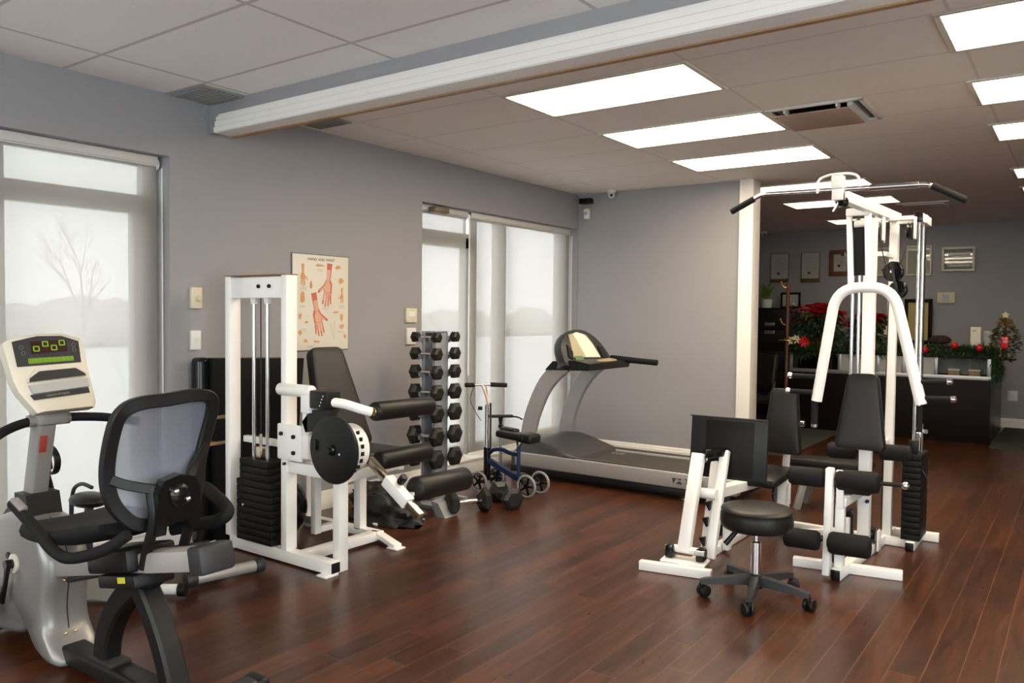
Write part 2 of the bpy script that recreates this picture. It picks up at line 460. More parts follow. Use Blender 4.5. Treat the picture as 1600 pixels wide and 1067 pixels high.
    def sph(self, c, r, seg=16, rings=10):
        if isinstance(r, (int, float)): r = (r, r, r)
        q = bmesh.ops.create_uvsphere(self.bm, u_segments=seg, v_segments=rings, radius=1.0)
        for v in q['verts']: v.co = Vector((v.co.x * r[0] + c[0], v.co.y * r[1] + c[1], v.co.z * r[2] + c[2]))
        return self
    def leaf(self, p, d, up, L_, w, bend=0.3):
        p = Vector(p); d = Vector(d).normalized(); s = d.cross(Vector(up)).normalized() * w / 2; n = s.cross(d).normalized()
        a = self.bm.verts.new(p); b = self.bm.verts.new(p + d * L_ * .45 + s); c = self.bm.verts.new(p + d * L_ * .45 - s)
        m_ = self.bm.verts.new(p + d * L_ * .45 - n * w * .25); e = self.bm.verts.new(p + d * L_ - Vector((0, 0, bend * L_)))
        for q in ((a, b, m_), (a, m_, c), (b, e, m_), (m_, e, c)): self.bm.faces.new(q)
        return self
    def build(self, name, m, parent=None, label=None, sharp=32, fix=True):
        bm = self.bm
        bm.verts.index_update()
        root = parent if parent is not None else None
        off = Vector((0, 0, 0))
        r = parent
        while r is not None:
            off += Vector(r.get('_o', (0, 0, 0))); r = None if r.parent is None else r.parent
        if off.length > 0: bmesh.ops.translate(bm, vec=-off, verts=bm.verts)
        if fix: bmesh.ops.recalc_face_normals(bm, faces=bm.faces)
        for f in bm.faces: f.smooth = True
        for e in bm.edges:
            if len(e.link_faces) == 2 and e.calc_face_angle(0) > R(sharp): e.smooth = False
        me = bpy.data.meshes.new(name); bm.to_mesh(me); bm.free()
        me.materials.append(m)
        o = bpy.data.objects.new(name, me); COL.objects.link(o)
        if parent is not None: o.parent = parent
        if label: o['label'] = label
        return o

def _each(self, name, m, parent=None, **kw):
    bm = self.bm; bm.verts.index_update(); seen = set(); out = []
    for v in bm.verts:
        if v in seen: continue
        st = [v]; comp = []; seen.add(v)
        while st:
            a = st.pop(); comp.append(a)
            for e in a.link_edges:
                b = e.other_vert(a)
                if b not in seen: seen.add(b); st.append(b)
        q = MB(); mp = {a: q.bm.verts.new(a.co) for a in comp}
        for f in {f for a in comp for f in a.link_faces}: q.bm.faces.new([mp[a] for a in f.verts])
        out.append(q.build(name, m, parent, **kw))
    bm.free(); return out
MB.build_each = _each

ORIGINS = []
def thing(name, label, cat, loc=(0, 0, 0), group=None):
    o = bpy.data.objects.new(name, None); COL.objects.link(o)
    o.empty_display_size = 0.1
    o.location = loc; o['label'] = label; o['category'] = cat
    o['_o'] = tuple(float(v) for v in loc); ORIGINS.append(o)
    if group: o['group'] = group
    return o
def tag(o, label, cat, group=None, kind=None):
    o['label'] = label; o['category'] = cat
    if group: o['group'] = group
    if kind: o['kind'] = kind
    return o
def struct(o): o['kind'] = 'structure'; return o

def text_mesh(name, s, size, m, parent, o, u, v, depth=0.001, align='CENTER'):
    cu = bpy.data.curves.new('letters', 'FONT'); cu.body = s; cu.size = size; cu.align_x = align; cu.align_y = 'CENTER'; cu.extrude = depth
    tmp = bpy.data.objects.new('letters', cu); COL.objects.link(tmp)
    dg = bpy.context.evaluated_depsgraph_get(); dg.update()
    me = bpy.data.meshes.new_from_object(tmp.evaluated_get(dg))
    COL.objects.unlink(tmp); bpy.data.objects.remove(tmp)
    bm = bmesh.new(); bm.from_mesh(me); bpy.data.meshes.remove(me)
    u = Vector(u).normalized(); v = Vector(v).normalized(); n = u.cross(v)
    M = Matrix((u, v, n)).transposed().to_4x4(); M.translation = Vector(o)
    bmesh.ops.transform(bm, matrix=M, verts=bm.verts)
    mb = MB(); mb.bm.free(); mb.bm = bm
    return mb.build(name, m, parent, fix=False)

H = 2.82
# ================================================================== SETTING
XR, YF, YN = 6.9, 12.8, -2.8
o = MB().ab((-0.3, YN - .2, -0.10), (XR + .2, YF + .2, 0)).build('floor', floor_m); struct(o)
ceil_far = ceiling_mat('ceiling_tile_far', 1.6764, 3.9616, (0.90, 0.84, 0.78), (0.74, 0.68, 0.63), 0.008)
ceil_near = ceiling_mat('ceiling_tile_near', 0.4169, 2.1732, (0.92, 0.875, 0.85), (0.60, 0.55, 0.52), 0.011)
struct(MB().ab((-0.3, 3.1, H), (XR + .2, YF + .2, H + .1)).build('ceiling', ceil_far))
struct(MB().ab((-0.3, YN - .2, H), (XR + .2, 3.1, H + .1)).build('ceiling', ceil_near))
wl_ = MB()
for a, b in (((-.3, YN - .2, 2.44), (0, YF + .2, H)), ((-.3, YN - .2, 0), (0, .90, 2.44)), ((-.3, 2.80, 0), (0, 5.12, 2.44)),
             ((-.3, 7.69, 0), (0, YF + .2, 2.44)), ((-.3, .90, 0), (-.0, 2.80, .12)), ((-.3, 5.12, 0), (-.0, 7.69, .12))):
    wl_.ab(a, b)
struct(wl_.build('wall_left', wall_m))
struct(MB().ab((0, 7.70, 0), (1.90, 7.84, H)).build('wall_back', wall_m))
struct(MB().ab((0, YF, 0), (XR, YF + .2, H)).build('wall_far', wall_m))
wr = MB().ab((XR, YN, 2.55), (XR + .2, YF, H)).ab((XR, YN, 0), (XR + .2, YF, .30)).ab((XR, YN, .30), (XR + .2, -1.2, 2.55)).ab((XR, 2.9, .30), (XR + .2, YF, 2.55))
struct(wr.build('wall_right', wall_m))
fr4 = MB()
for yy in (-1.2, .15, 1.5, 2.85): fr4.ab((XR + .06, yy, .30), (XR + .14, yy + .05, 2.55), .003)
for zz in (.30, 2.0, 2.50): fr4.ab((XR + .065, -1.2, zz), (XR + .135, 2.9, zz + .05), .003)
w4 = struct(fr4.build('added_window_4', frame_m))  # unseen window, added on the right to brighten ceiling and room
MB().ab((XR + .096, -1.19, .31), (XR + .104, 2.89, 2.54)).build('pane', glass_m, w4)
wf = MB().ab((-.0, YN - .2, 2.6), (XR, YN, H)).ab((0, YN - .2, 0), (XR, YN, .95)).ab((0, YN - .2, .95), (.15, YN, 2.6)).ab((XR - .15, YN - .2, .95), (XR, YN, 2.6))
struct(wf.build('wall_front', wall_m))
# white jamb on the end of the partition
t1 = MB().ab((1.865, 7.665, 0), (1.99, 7.875, H), .006)
t1.ab((1.855, 7.655, 0), (1.885, 7.885, H), .004)
struct(t1.build('trim_1', white_trim))
# baseboards
def baseboard(name, p0, p1, n, h=.115):
    p0, p1, n = Vector(p0), Vector(p1), Vector(n)
    mb = MB(); prof = [(0, 0), (.018, 0), (.018, h * .68), (.013, h * .74), (.013, h * .88), (.006, h), (0, h)]
    d = (p1 - p0).normalized()
    secs = [[p + n * q[0] + Vector((0, 0, q[1])) for q in prof] for p in (p0, p1)]
    mb.loft(secs); return struct(mb.build(name, white_trim))
baseboard('baseboard_back', (0, 7.70, 0), (1.86, 7.70, 0), (0, -1, 0))
baseboard('baseboard_left', (0, 2.80, 0), (0, 5.12, 0), (1, 0, 0), .14)
baseboard('baseboard_far', (0, YF, 0), (XR, YF, 0), (0, -1, 0), .13)
for k_, (a, b) in enumerate(((.90, 2.80), (5.12, 7.69))):      # white curb under the windows
    mb = MB(); mb.ab((-.0, a, 0), (.03, b, .12), .004); mb.ab((-.28, a, .12), (.045, b, .14), .004)
    struct(mb.build('trim_%d' % (k_ + 2), white_trim))
# dropped beam
struct(MB().ab((0, 3.08, 2.63), (XR, 3.15, H)).build('trim_4', wall_m))
mb = MB()
prof = [(3.08, 2.735), (3.062, 2.735), (3.060, 2.722), (3.045, 2.716), (3.045, 2.690), (3.036, 2.684), (3.036, 2.650), (3.028, 2.645), (3.028, 2.618), (3.036, 2.612), (3.155, 2.612), (3.155, 2.63), (3.08, 2.63)]
mb.loft([[(x, p[0], p[1]) for p in prof] for x in (.12, XR)])
struct(mb.build('trim_5', white_trim))
struct(MB().ab((.12, 3.155, 2.604), (XR, 3.185, 2.634)).build('trim_6', tan_wood))

# windows (frames, panes)
def window(name, y0, y1, mulls, transoms, z0=.14, z1=2.44, x=-.20, door=None):
    w = .05; mb = MB()
    mb.ab((x - .04, y0, z0), (x + .04, y0 + w, z1), .003); mb.ab((x - .04, y1 - w, z0), (x + .04, y1, z1), .003)
    mb.ab((x - .04, y0, z1 - w), (x + .04, y1, z1), .003); mb.ab((x - .04, y0, z0), (x + .04, y1, z0 + w + .04), .003)
    for a, b in mulls: mb.ab((x - .04, a, z0), (x + .04, b, z1), .003)
    for (ya, yb, za, zb) in transoms: mb.ab((x - .036, ya, za), (x + .036, yb, zb), .003)
    fr = struct(mb.build(name, frame_m))
    g = MB().ab((x - .004, y0 + .01, z0 + .01), (x + .004, y1 - .01, z1 - .01))
    p = g.build('pane', glass_m, fr)
    return fr
window('window_1', .90, 2.80, [(1.87, 1.93), (2.72, 2.79)], [(1.93, 2.8, 2.085, 2.20), (.9, 1.9, 2.085, 2.20), (2.66, 2.74, .14, 2.1)])
window('window_2', 5.12, 7.69, [(5.96, 6.08), (6.42, 6.56)], [(5.12, 6.0, 2.10, 2.24), (5.90, 6.0, .14, 2.2), (7.56, 7.69, .14, 2.44)])

# outside: snow, hedge, bare trees
fr3 = MB()
for xx in (.15, 1.80, 3.42, 5.07, 6.70): fr3.ab((xx, YN - .14, .95), (xx + .05, YN - .06, 2.6), .003)
for zz in (.95, 2.55): fr3.ab((.15, YN - .135, zz), (XR - .15, YN - .065, zz + .05), .003)
w3 = struct(fr3.build('added_window_3', frame_m))  # window added behind the camera, out of view, for more daylight
MB().ab((.16, YN - .104, .96), (XR - .16, YN - .096, 2.59)).build('pane', glass_m, w3)
struct(MB().ab((-80, -80, -.35), (80, 80, -.25)).build('ground', snow_m))
def bare_tree(loc, h, label, seed):
    rnd = random.Random(seed); t = thing('bare_tree', label, 'tree', loc, 'bare trees outside the left window')
    mb = MB(); base = Vector(loc)
    def grow(p, d, L_, r, lvl):
        q = p + d * L_
        mb.tube([p, (p + q) / 2 + Vector((rnd.uniform(-.05, .05), rnd.uniform(-.05, .05), 0)) * L_, q], [r, r * .8, r * .55], 5)
        if lvl == 0: return
        for k in range(3 if lvl > 1 else 4):
            a = rnd.uniform(0, 2 * pi); sp = rnd.uniform(.35, .75)
            nd = (d + Vector((cos(a) * sp, sin(a) * sp, rnd.uniform(.0, .3)))).normalized()
            grow(p + d * L_ * rnd.uniform(.55, 1.0), nd, L_ * rnd.uniform(.55, .75), r * .5, lvl - 1)
    grow(base, Vector((0, 0, 1)), h * .30, .065, 5)
    mb.build('branches', bark, t)
bare_tree((-17, 10.6, -.25), 6.2, 'larger bare tree outside, seen through the left edge of the near window', 3)
bare_tree((-20, 15.8, -.25), 5.2, 'smaller bare tree outside, seen through the right part of the near window', 5)
mb = MB(); rnd = random.Random(2)
for k in range(46):
    mb.sph((-34 + rnd.uniform(-1, 1), -8 + k * 1.5, .4 + rnd.uniform(0, .5)), (1.2, 1.6, rnd.uniform(.8, 1.5)), 8, 6)
tag(mb.build('hedge', mat('washed_out_hedge', (.66, .64, .63), .95, noise=.1), None), 'long washed-out pale hedge far across the snow outside', 'hedge', kind='stuff')  # wash-out of the bright outdoors is put into the hedge colour

# roller blinds
def blind(y0, y1, label, gap_mat=white_plastic, z0=.16, x=-.09, bracket=False):
    t = thing('roller_blind', label, 'blind', (x, (y0 + y1) / 2, z0))
    mb = MB()
    ys = [y0 + (y1 - y0) * k / 8 for k in range(9)]; zs = [z0 + (2.38 - z0) * k / 10 for k in range(11)]
    g = [[mb.bm.verts.new((x + .004 * sin(yy * 3.1) * (1 - (zz - z0) / 2.3), yy, zz)) for yy in ys] for zz in zs]
    for i in range(10):
        for j in range(8): mb.bm.faces.new((g[i][j], g[i][j + 1], g[i + 1][j + 1], g[i + 1][j]))
    mb.build('fabric', blind_m, t)
    MB().cyl((x - .025, y0, 2.395), (x - .025, y1, 2.395), .03, seg=20).build('roller_tube', white_plastic, t)
    MB().ab((x - .01, y0, z0 - .025), (x + .01, y1, z0 + .005), .006).build('hem_bar', white_plastic, t)
    m2 = MB().cyl((x - .025, y1, 2.395), (x - .025, y1 + .018, 2.395), .034, seg=20); m2.build('end_cap', white_plastic, t)
    MB().ab((x + .012, y0, 2.385), (x + .022, y1, 2.437), .003).build('fascia', frame_m, t)
    MB().tube([(x + .03, y1 + .02, 2.37), (x + .03, y1 + .02, .9)], .003, 6).tube([(x + .015, y1 + .028, 2.37), (x + .015, y1 + .028, .9)], .003, 6).build('chain', white_plastic, t)
    return t
blind(.93, 2.765, 'white screen roller blind on the near window beside the exercise bike')
blind(5.14, 5.825, 'narrow white roller blind over the glass door behind the dumbbell rack')
blind(5.885, 7.655, 'wide white roller blind on the window behind the treadmill')
t = thing('door_closer', 'small bronze door closer box above the glass door', 'door closer', (-.03, 5.35, 2.35))
MB().ab((-.06, 5.26, 2.365), (.03, 5.45, 2.415), .01).build('body', mat('bronze_box', (.22, .18, .12), .4, .5, noise=.1), t)
MB().bar((-.02, 5.34, 2.415), (-.02, 5.22, 2.44), .012, .012).build('arm', dull_steel, t)

# ceiling troffers
TW, TD = 1.2192, .6096
def troffer(x, y, label, first=[None, None]):
    if first[0] is None:
        t = thing('ceiling_light', label, 'ceiling light', (0, 0, 0), 'recessed ceiling lights')
        z = H
        f = MB(); w = .028
        for a, b in (((0, 0), (TW, w)), ((0, TD - w), (TW, TD)), ((0, w), (w, TD - w)), ((TW - w, w), (TW, TD - w))):
            f.ab((a[0], a[1], z - .010), (b[0], b[1], z + .004), .002)
        f.build('frame', light_frame, t)
        MB().ab((w, w, z - .006), (TW - w, TD - w, z - .001)).build('diffuser', diffuser, t)
        first[0] = t
    else:
        s = first[0]; t = s.copy(); COL.objects.link(t)
        for ch in s.children:
            c = ch.copy(); COL.objects.link(c); c.parent = t
            if y > 8 and 'diffuser' in c.name:
                if first[1] is None:
                    first[1] = ch.data.copy(); first[1].materials[0] = diffuser_dim
                c.data = first[1]
        t['label'] = label
    t.location = (x, y, 0)
    return t
rowsA = [3.9616, 5.1808, 6.40, 8.17, 9.48, 11.45]
namesA = ['large bright ceiling light closest to the white beam, above the treadmill side', 'second bright ceiling light behind the beam, in the row over the treadmill',
          'third bright ceiling light in the row over the treadmill, beside the partition top', 'ceiling light just past the partition, behind the raised lat bar',
          'ceiling light crossed by the cable machine posts, over the front desk side', 'farthest small ceiling light, cut off by the cable machine post']
for y, n in zip(rowsA, namesA): troffer(1.6764, y, n)
rowsB = [3.9616, 5.1808, 6.40, 8.35, 9.55]
namesB = ['ceiling light at the top right corner, nearest of the right edge row', 'second ceiling light down the right edge of the photo', 'third ceiling light down the right edge of the photo, thin yellowish end showing',
          'fourth tiny ceiling light tip on the right edge of the photo', 'lowest and smallest ceiling light tip on the right edge of the photo']
for y, n in zip(rowsB, namesB): troffer(4.05, y, n)
# ceiling lights added out of view to brighten the near half of the room
for k, (x, y) in enumerate([(4.0748, .344), (4.0748, -1.48), (1.6, -1.48), (5.6, 1.5)]):
    troffer(x, y, ['added unseen ceiling light above and behind the viewer', 'added unseen ceiling light at the rear of the room behind the viewer', 'added unseen ceiling light at the rear left behind the viewer', 'added unseen ceiling light to the right of the viewer'][k])

# ceiling vents
def tile_vent(x0, y0, x1, y1, label):
    t = thing('return_vent', label, 'air vent', (x0, y0, H))
    MB().ab((x0, y0, H - .012), (x1, y1, H - .002), .002).build('grille', vent_grey, t)
    mb = MB()
    n = 9
    for k in range(n):
        yy = y0 + .02 + (y1 - y0 - .04) * k / (n - 1)
        mb.ab((x0 + .015, yy - .004, H - .017), (x1 - .015, yy + .004, H - .011))
    mb.build('slats', mat('vent_slat', (.32, .32, .31), .6), t)
tile_vent(.02, 2.79, .37, 3.075, 'dark grey perforated vent in the near ceiling at the left end of the beam')
tile_vent(.09, 3.60, .42, 3.92, 'dark grey ceiling vent just behind the beam above the window wall')
t = thing('air_diffuser', 'square ceiling diffuser with hanging reddish panel and dark gap between the light rows', 'air vent', (3.2, 5.47, H))
mb = MB()
x0, x1, y0, y1 = 2.90, 3.50, 5.19, 5.79
for a, b in (((x0, y0), (x1, y0 + .03)), ((x0, y1 - .03), (x1, y1)), ((x0, y0), (x0 + .03, y1)), ((x1 - .03, y0), (x1, y1))):
    mb.ab((a[0], a[1], H - .014), (b[0], b[1], H + .004), .003)
mb.build('frame', light_frame, t)
MB().ab((x0 + .03, y0 + .03, H - .004), (x1 - .03, y1 - .03, H - .001)).build('dark_throat', gloss_black, t)
MB().ab((x0 + .035, y0 + .085, H - .035), (x1 - .10, y1 - .04, H - .026), .003).build('panel', mat('reddish_panel', (.40, .29, .24), .5, noise=.05), t)
mb = MB()
for xx in (x0 + .12, x1 - .16): mb.ab((xx, y0 + .02, H - .032), (xx + .012, y0 + .10, H - .002))
mb.ab((x1 - .10, y0 + .06, H - .028), (x1 - .07, y1 - .04, H - .004)); mb.build_each('clip', white_plastic, t)
t = thing('air_diffuser', 'flat far ceiling diffuser above the right end of the front desk', 'air vent', (3.1, 10.5, H))
MB().ab((2.80, 10.2, H - .02), (3.35, 10.75, H - .002), .004).build('frame', light_frame, t)
MB().ab((2.86, 10.26, H - .03), (3.29, 10.69, H - .018), .004).build('panel', light_frame, t)

# ================================================================== WALL ITEMS
def plate(y0, y1, z0, z1, name, label, cat, m, extra=None):
    t = thing(name, label, cat, (0, (y0 + y1) / 2, z0))
    MB().ab((0, y0, z0), (.022, y1, z1), .004).build('cover', m, t)
    if extra: extra(t)
    return t
def dial(t):
    MB().cyl((.022, 2.985, 1.565), (.034, 2.985, 1.565), .022, .020, seg=24, bev=.003).build('dial', mat('dial_beige', (.60, .54, .40), .4), t)
plate(2.93, 3.01, 1.50, 1.635, 'thermostat', 'beige wall thermostat with round dial above the light switch', 'thermostat', beige_plastic, dial)
def toggle(y, z):
    def f(t):
        MB().ab((.022, y - .006, z - .012), (.034, y + .006, z + .014), .002).build('toggle', white_plastic, t)
    return f
plate(2.93, 3.00, 1.235, 1.36, 'light_switch', 'white light switch under the beige thermostat', 'light switch', white_plastic, toggle(2.965, 1.30))
plate(4.91, 5.04, 1.405, 1.525, 'thermostat', 'beige square wall thermostat above the dumbbell rack', 'thermostat', beige_plastic,
      lambda t: MB().ab((.022, 4.935, 1.455), (.026, 5.015, 1.50), .002).build('window', white_plastic, t))
plate(4.92, 5.03, 1.22, 1.36, 'light_switch', 'white wall plate partly hidden by the top dumbbells', 'light switch', white_plastic, toggle(4.975, 1.30))

# anatomical poster
t = thing('anatomy_poster', 'cream laminated poster with red and orange hand drawings on the grey wall', 'poster', (0, 4.0, 1.21))
PY0, PY1, PZ0, PZ1 = 3.735, 4.265, 1.205, 1.905
MB().ab((.0, PY0, PZ0), (.014, PY1, PZ1), .002).build('board', paper_m, t)
MB().ab((.0, PY0 - .006, PZ0 - .006), (.010, PY1 + .006, PZ1 + .006), .001).build('edge', mat('poster_edge', (.12, .11, .12), .5), t)
text_mesh('title', 'HAND AND WRIST', .030, ink, t, (.0147, 4.0, 1.872), (0, 1, 0), (0, 0, 1), .0003)
def hand_poly(mb, cy, cz, s, ang, mirror=1, x=.0152):
    """open hand with forearm, five fingers and palm, laid flat on the poster"""
    ca, sa = cos(ang), sin(ang)
    def P(a, b):
        a *= mirror
        return (x, cy + s * (a * ca - b * sa), cz + s * (a * sa + b * ca))
    def poly(pts): mb.bm.faces.new([mb.bm.verts.new(P(*p)) for p in pts])
    poly([(-.13, .95), (.13, .95), (.10, .35), (-.10, .35)])
    poly([(-.11, .34), (.11, .34), (.20, .18), (.20, -.18), (-.18, -.20), (-.20, .12)])
    for fx, L_, a in ((-.145, .40, -.10), (-.045, .50, -.03), (.06, .46, .04), (.155, .36, .12)):
        w = .038
        poly([(fx - w, -.20), (fx + w, -.20), (fx + w * .8 + a * L_, -.20 - L_), (fx - w * .8 + a * L_, -.20 - L_)])
    poly([(-.19, .14), (-.17, -.02), (-.42, -.22), (-.47, -.15)])
m1, m2, m3, m4 = MB(), MB(), MB(), MB()
hand_poly(m1, 4.06, 1.66, .20, R(-6), 1); hand_poly(m1, 3.965, 1.44, .20, R(12), -1)
hand_poly(m3, 4.055, 1.66, .15, R(-6), 1, .0156); hand_poly(m3, 3.967, 1.44, .14, R(12), -1, .0156)
hand_poly(m2, 3.825, 1.74, .10, R(0), -1); hand_poly(m2, 4.20, 1.60, .075, R(0), 1)
rr = random.Random(4)
for (cy, cz, w, h) in ((3.90, 1.69, .018, .035), (3.82, 1.60, .030, .05), (3.985, 1.83, .045, .012), (4.16, 1.825, .032, .018), (4.19, 1.72, .030, .025),
                       (3.80, 1.455, .020, .030), (3.80, 1.335, .022, .026), (4.14, 1.485, .035, .012), (4.20, 1.45, .018, .036), (4.20, 1.375, .026, .022),
                       (4.23, 1.30, .020, .022), (3.955, 1.265, .040, .012), (3.85, 1.275, .022, .018), (3.855, 1.41, .022, .010)):
    n = 9; pts = []
    for k in range(n):
        a = 2 * pi * k / n; q = rr.uniform(.55, 1.1)
        pts.append((.0153, cy + w * q * cos(a), cz + h * q * sin(a)))
    m2.bm.faces.new([m2.bm.verts.new(p) for p in pts])
for (a, b) in (((4.09, 1.40), (4.115, 1.275)), ((4.125, 1.42), (4.12, 1.285)), ((3.85, 1.46), (3.89, 1.45)), ((3.85, 1.345), (3.89, 1.335))):
    m4.bar((.015, a[0], a[1]), (.015, b[0], b[1]), .006, .001, 0)
m1.build('hand_drawing', art_red, t, fix=False); m2.build_each('small_drawing', art_orange, t, fix=False)
m3.build('tendon_drawing', art_pink, t, fix=False); m4.build('line_drawings', art_bone, t, fix=False)
mb = MB()
for (cy, cz, n) in ((3.83, 1.665, 3), (4.20, 1.535, 3), (3.82, 1.53, 2), (4.04, 1.515, 2), (3.83, 1.36, 2), (4.19, 1.34, 2), (3.90, 1.235, 2), (3.985, 1.80, 2)):
    for k in range(n): mb.ab((.0143, cy - .03, cz - k * .009 - .001), (.0148, cy + .03 - .008 * (k % 2), cz - k * .009 + .001))
mb.build_each('caption', grey_ink, t)

# alarm speaker, motion sensor and dome camera in the corner
t = thing('wall_speaker', 'small black box speaker high in the wall corner', 'speaker', (.10, 7.68, 2.68))
MB().ab((.06, 7.60, 2.705), (.20, 7.695, 2.765), .012).build('housing', black_plastic, t)
t = thing('motion_sensor', 'white motion sensor below the small black speaker', 'sensor', (.14, 7.69, 2.55))
MB().ab((.10, 7.64, 2.54), (.165, 7.695, 2.655), .014).build('housing', white_plastic, t)
MB().sph((.132, 7.642, 2.60), (.022, .012, .02)).build('lens', mat('sensor_lens', (.35, .42, .75), .3), t)
def dome_cam(x, y, label):
    t = thing('dome_camera', label, 'camera', (x, y, H))
    MB().lathe([(0, 0), (.048, 0), (.050, .02), (.040, .035), (0, .035)], (x, y, H), (0, 0, -1)).build('base', white_plastic, t)
    MB().sph((x, y, H - .048), .036).build('ball', white_plastic, t)
    MB().cyl((x + .015, y - .028, H - .055), (x + .021, y - .040, H - .058), .015, seg=14).build('lens', gloss_black, t)
dome_cam(.47, 7.60, 'white ball security camera on the ceiling above the partition corner')
dome_cam(.50, 12.5, 'far white ball security camera above the framed certificates')

# ================================================================== LEG EXTENSION MACHINE (left, white)
t = thing('leg_extension_machine', 'white leg extension machine with tall twin-post weight tower and round black cam disc', 'exercise machine', (.75, 3.35, 0))
b_ = .004
mb = MB()
mb.bar((.31, 3.04, .045), (1.245, 3.04, .045), .07, .07)
mb.bar((.92, 3.06, .045), (.94, 3.66, .045), .06, .06)
mb.bar((.22, 3.66, .05), (.98, 3.66, .05), .06, .05)
mb.bar((.96, 3.66, .055), (1.16, 3.63, .014), .06, .03)
mb.ab((1.10, 3.59, 0), (1.19, 3.67, .010), .003)
mb.ab((.27, 2.96, 0), (.34, 3.06, .010), .003); mb.ab((1.17, 2.965, 0), (1.25, 3.06, .012), .003)
mb.ab((.25, 3.63, 0), (.31, 3.70, .02), .003)
base = mb.build('base_frame', white_metal, t)
MB().ab((1.243, 3.010, .018), (1.250, 3.070, .074), .002).build('end_cap', black_plastic, base)
for x, nm in ((.292, 'tower_post'), (.835, 'tower_post')):
    MB().ab((x - .026, 3.005, .078), (x + .026, 3.085, 1.70), .006).build(nm, white_metal, t)
mb = MB().ab((.318, 3.012, 1.565), (.809, 3.08, 1.69), .004)
top = mb.build('top_plate', white_metal, t)
MB().ab((.262, 3.0, 1.700), (.86, 3.09, 1.706), .001).build('top_edge', tan_wood, top)
for x in (.60, .70):
    MB().cyl((x, 3.012, 1.635), (x, 2.998, 1.635), .012, seg=12, bev=.003).build('bolt', black_plastic, top)
MB().ab((.318, 3.10, .66), (.809, 3.14, .70), .004).build('tower_crossbar', white_metal, t)
for x in (.505, .635):
    r_ = MB().cyl((x, 3.045, .07), (x, 3.045, 1.566), .0115, seg=16).build('guide_rod', chrome, t)
    MB().cyl((x, 3.045, 1.566), (x, 3.045, 1.53), .024, .018, seg=16).build('collar', white_plastic, r_)
for k in range(12):
    z = .085 + k * .042
    w = .165 if k < 9 else .135
    MB().ab((.575 - w, 2.985, z), (.575 + w, 3.105, z + .0395), .005).build('weight_plate', iron, t)
MB().ab((.545, 3.02, .59), (.60, 3.07, .66), .006).cyl((.572, 3.045, .66), (.572, 3.045, .74), .010, seg=12).build('lifting_stem', bronze_steel, t)
MB().tube([(.572, 3.045, .74), (.572, 3.045, 1.57)], .0035, 6).build('cable', black_plastic, t)
MB().cyl((.50, 2.985, .31), (.50, 2.965, .31), .008, seg=10).build('selector_pin', chrome, t)
# bolted bracket plate
p = MB().ab((.80, 2.985, .622), (1.015, 3.005, .832), .012).ab((.86, 3.0, .64), (1.06, 3.09, .80), .01).build('bracket_plate', white_metal, t)
for x, z in ((.845, .775), (.955, .765), (.955, .672)):
    MB().cyl((x, 2.986, z), (x, 2.970, z), .013, seg=6, bev=.003).build('bolt', black_plastic, p)
MB().cyl((.87, 2.99, .60), (.87, 2.975, .60), .009, seg=10).build('bolt', blue_paint, p)
# posts and seat frame
mb = MB()
mb.ab((1.17, 3.085, .0), (1.225, 3.155, .60), .005)
mb.build('front_post', white_metal, t)
mb = MB().ab((.655, 3.36, .07), (.70, 3.41, .50), .004).ab((.76, 3.63, .06), (.82, 3.69, .50), .005).ab((.23, 3.63, .06), (.29, 3.69, .52), .005).ab((.655, 3.40, .075), (.70, 3.64, .115), .004)
mb.build_each('rear_post', white_metal, t)
mb = MB().bar((.86, 3.045, .575), (1.20, 3.045, .575), .05, .065).bar((1.20, 3.08, .53), (1.14, 3.66, .53), .055, .05)
mb.bar((.26, 3.66, .52), (1.16, 3.66, .52), .05, .05)
mb.build('seat_frame', white_metal, t)
MB().box((.92, 3.58, .585), (.32, .42, .065), None, .025, 3).build('seat', vinyl, t)
# backrest (reclined, tapered)
bx, tx = .72, .44
sec = []
def trap(zf, cy, w, x, off, rc=.04):
    n = Vector((1, 0, .42)).normalized()
    return None
mb = MB()
import itertools
def tapered_pad(mb, c0, c1, w0, w1, n, side, th, rc=.05, nseg=5):
    """rounded trapezoid pad: c0 bottom centre, c1 top centre, widths, n = facing normal"""
    c0, c1, n, side = Vector(c0), Vector(c1), Vector(n).normalized(), Vector(side).normalized()
    L_ = (c1 - c0).length; upv = (c1 - c0).normalized()
    pts = [(-w0 / 2, 0), (w0 / 2, 0), (w1 / 2, L_), (-w1 / 2, L_)]
    P = [Vector((p[0], p[1], 0)) for p in pts]; out = []
    for i in range(4):
        a, b, c = P[i - 1], P[i], P[(i + 1) % 4]
        s = b + (a - b).normalized() * rc; e = b + (c - b).normalized() * rc
        for k in range(nseg + 1):
            q = k / nseg; out.append((1 - q) ** 2 * s + 2 * q * (1 - q) * b + q * q * e)
    m = Vector((0, L_ / 2, 0))
    def ring(scale, h):
        return [c0 + side * (m + (p - m) * scale).x + upv * ((m + (p - m) * scale).y) + n * h for p in out]
    r = rc * .35
    kx = 1 - 2 * r / max(w0, w1)
    secs = [ring(.93 * kx, -th / 2), ring(.985, -th / 2 + r * .25), ring(1.0, -th / 2 + r), ring(1.0, th / 2 - r), ring(.985, th / 2 - r * .35), ring(.93, th / 2 - r * .08), ring(.80, th / 2 + .002), ring(.4, th / 2 + .004)]
    mb.loft(secs)
    return mb
tapered_pad(mb, (.74, 3.585, .60), (.50, 3.60, 1.245), .44, .26, (.93, 0, .34), (0, 1, 0), .075, .05)
br = mb.build('backrest', vinyl, t, sharp=50)
MB().bar((.60, 3.58, .50), (.50, 3.59, 1.02), .05, .04).build('backrest_support', white_metal, t)
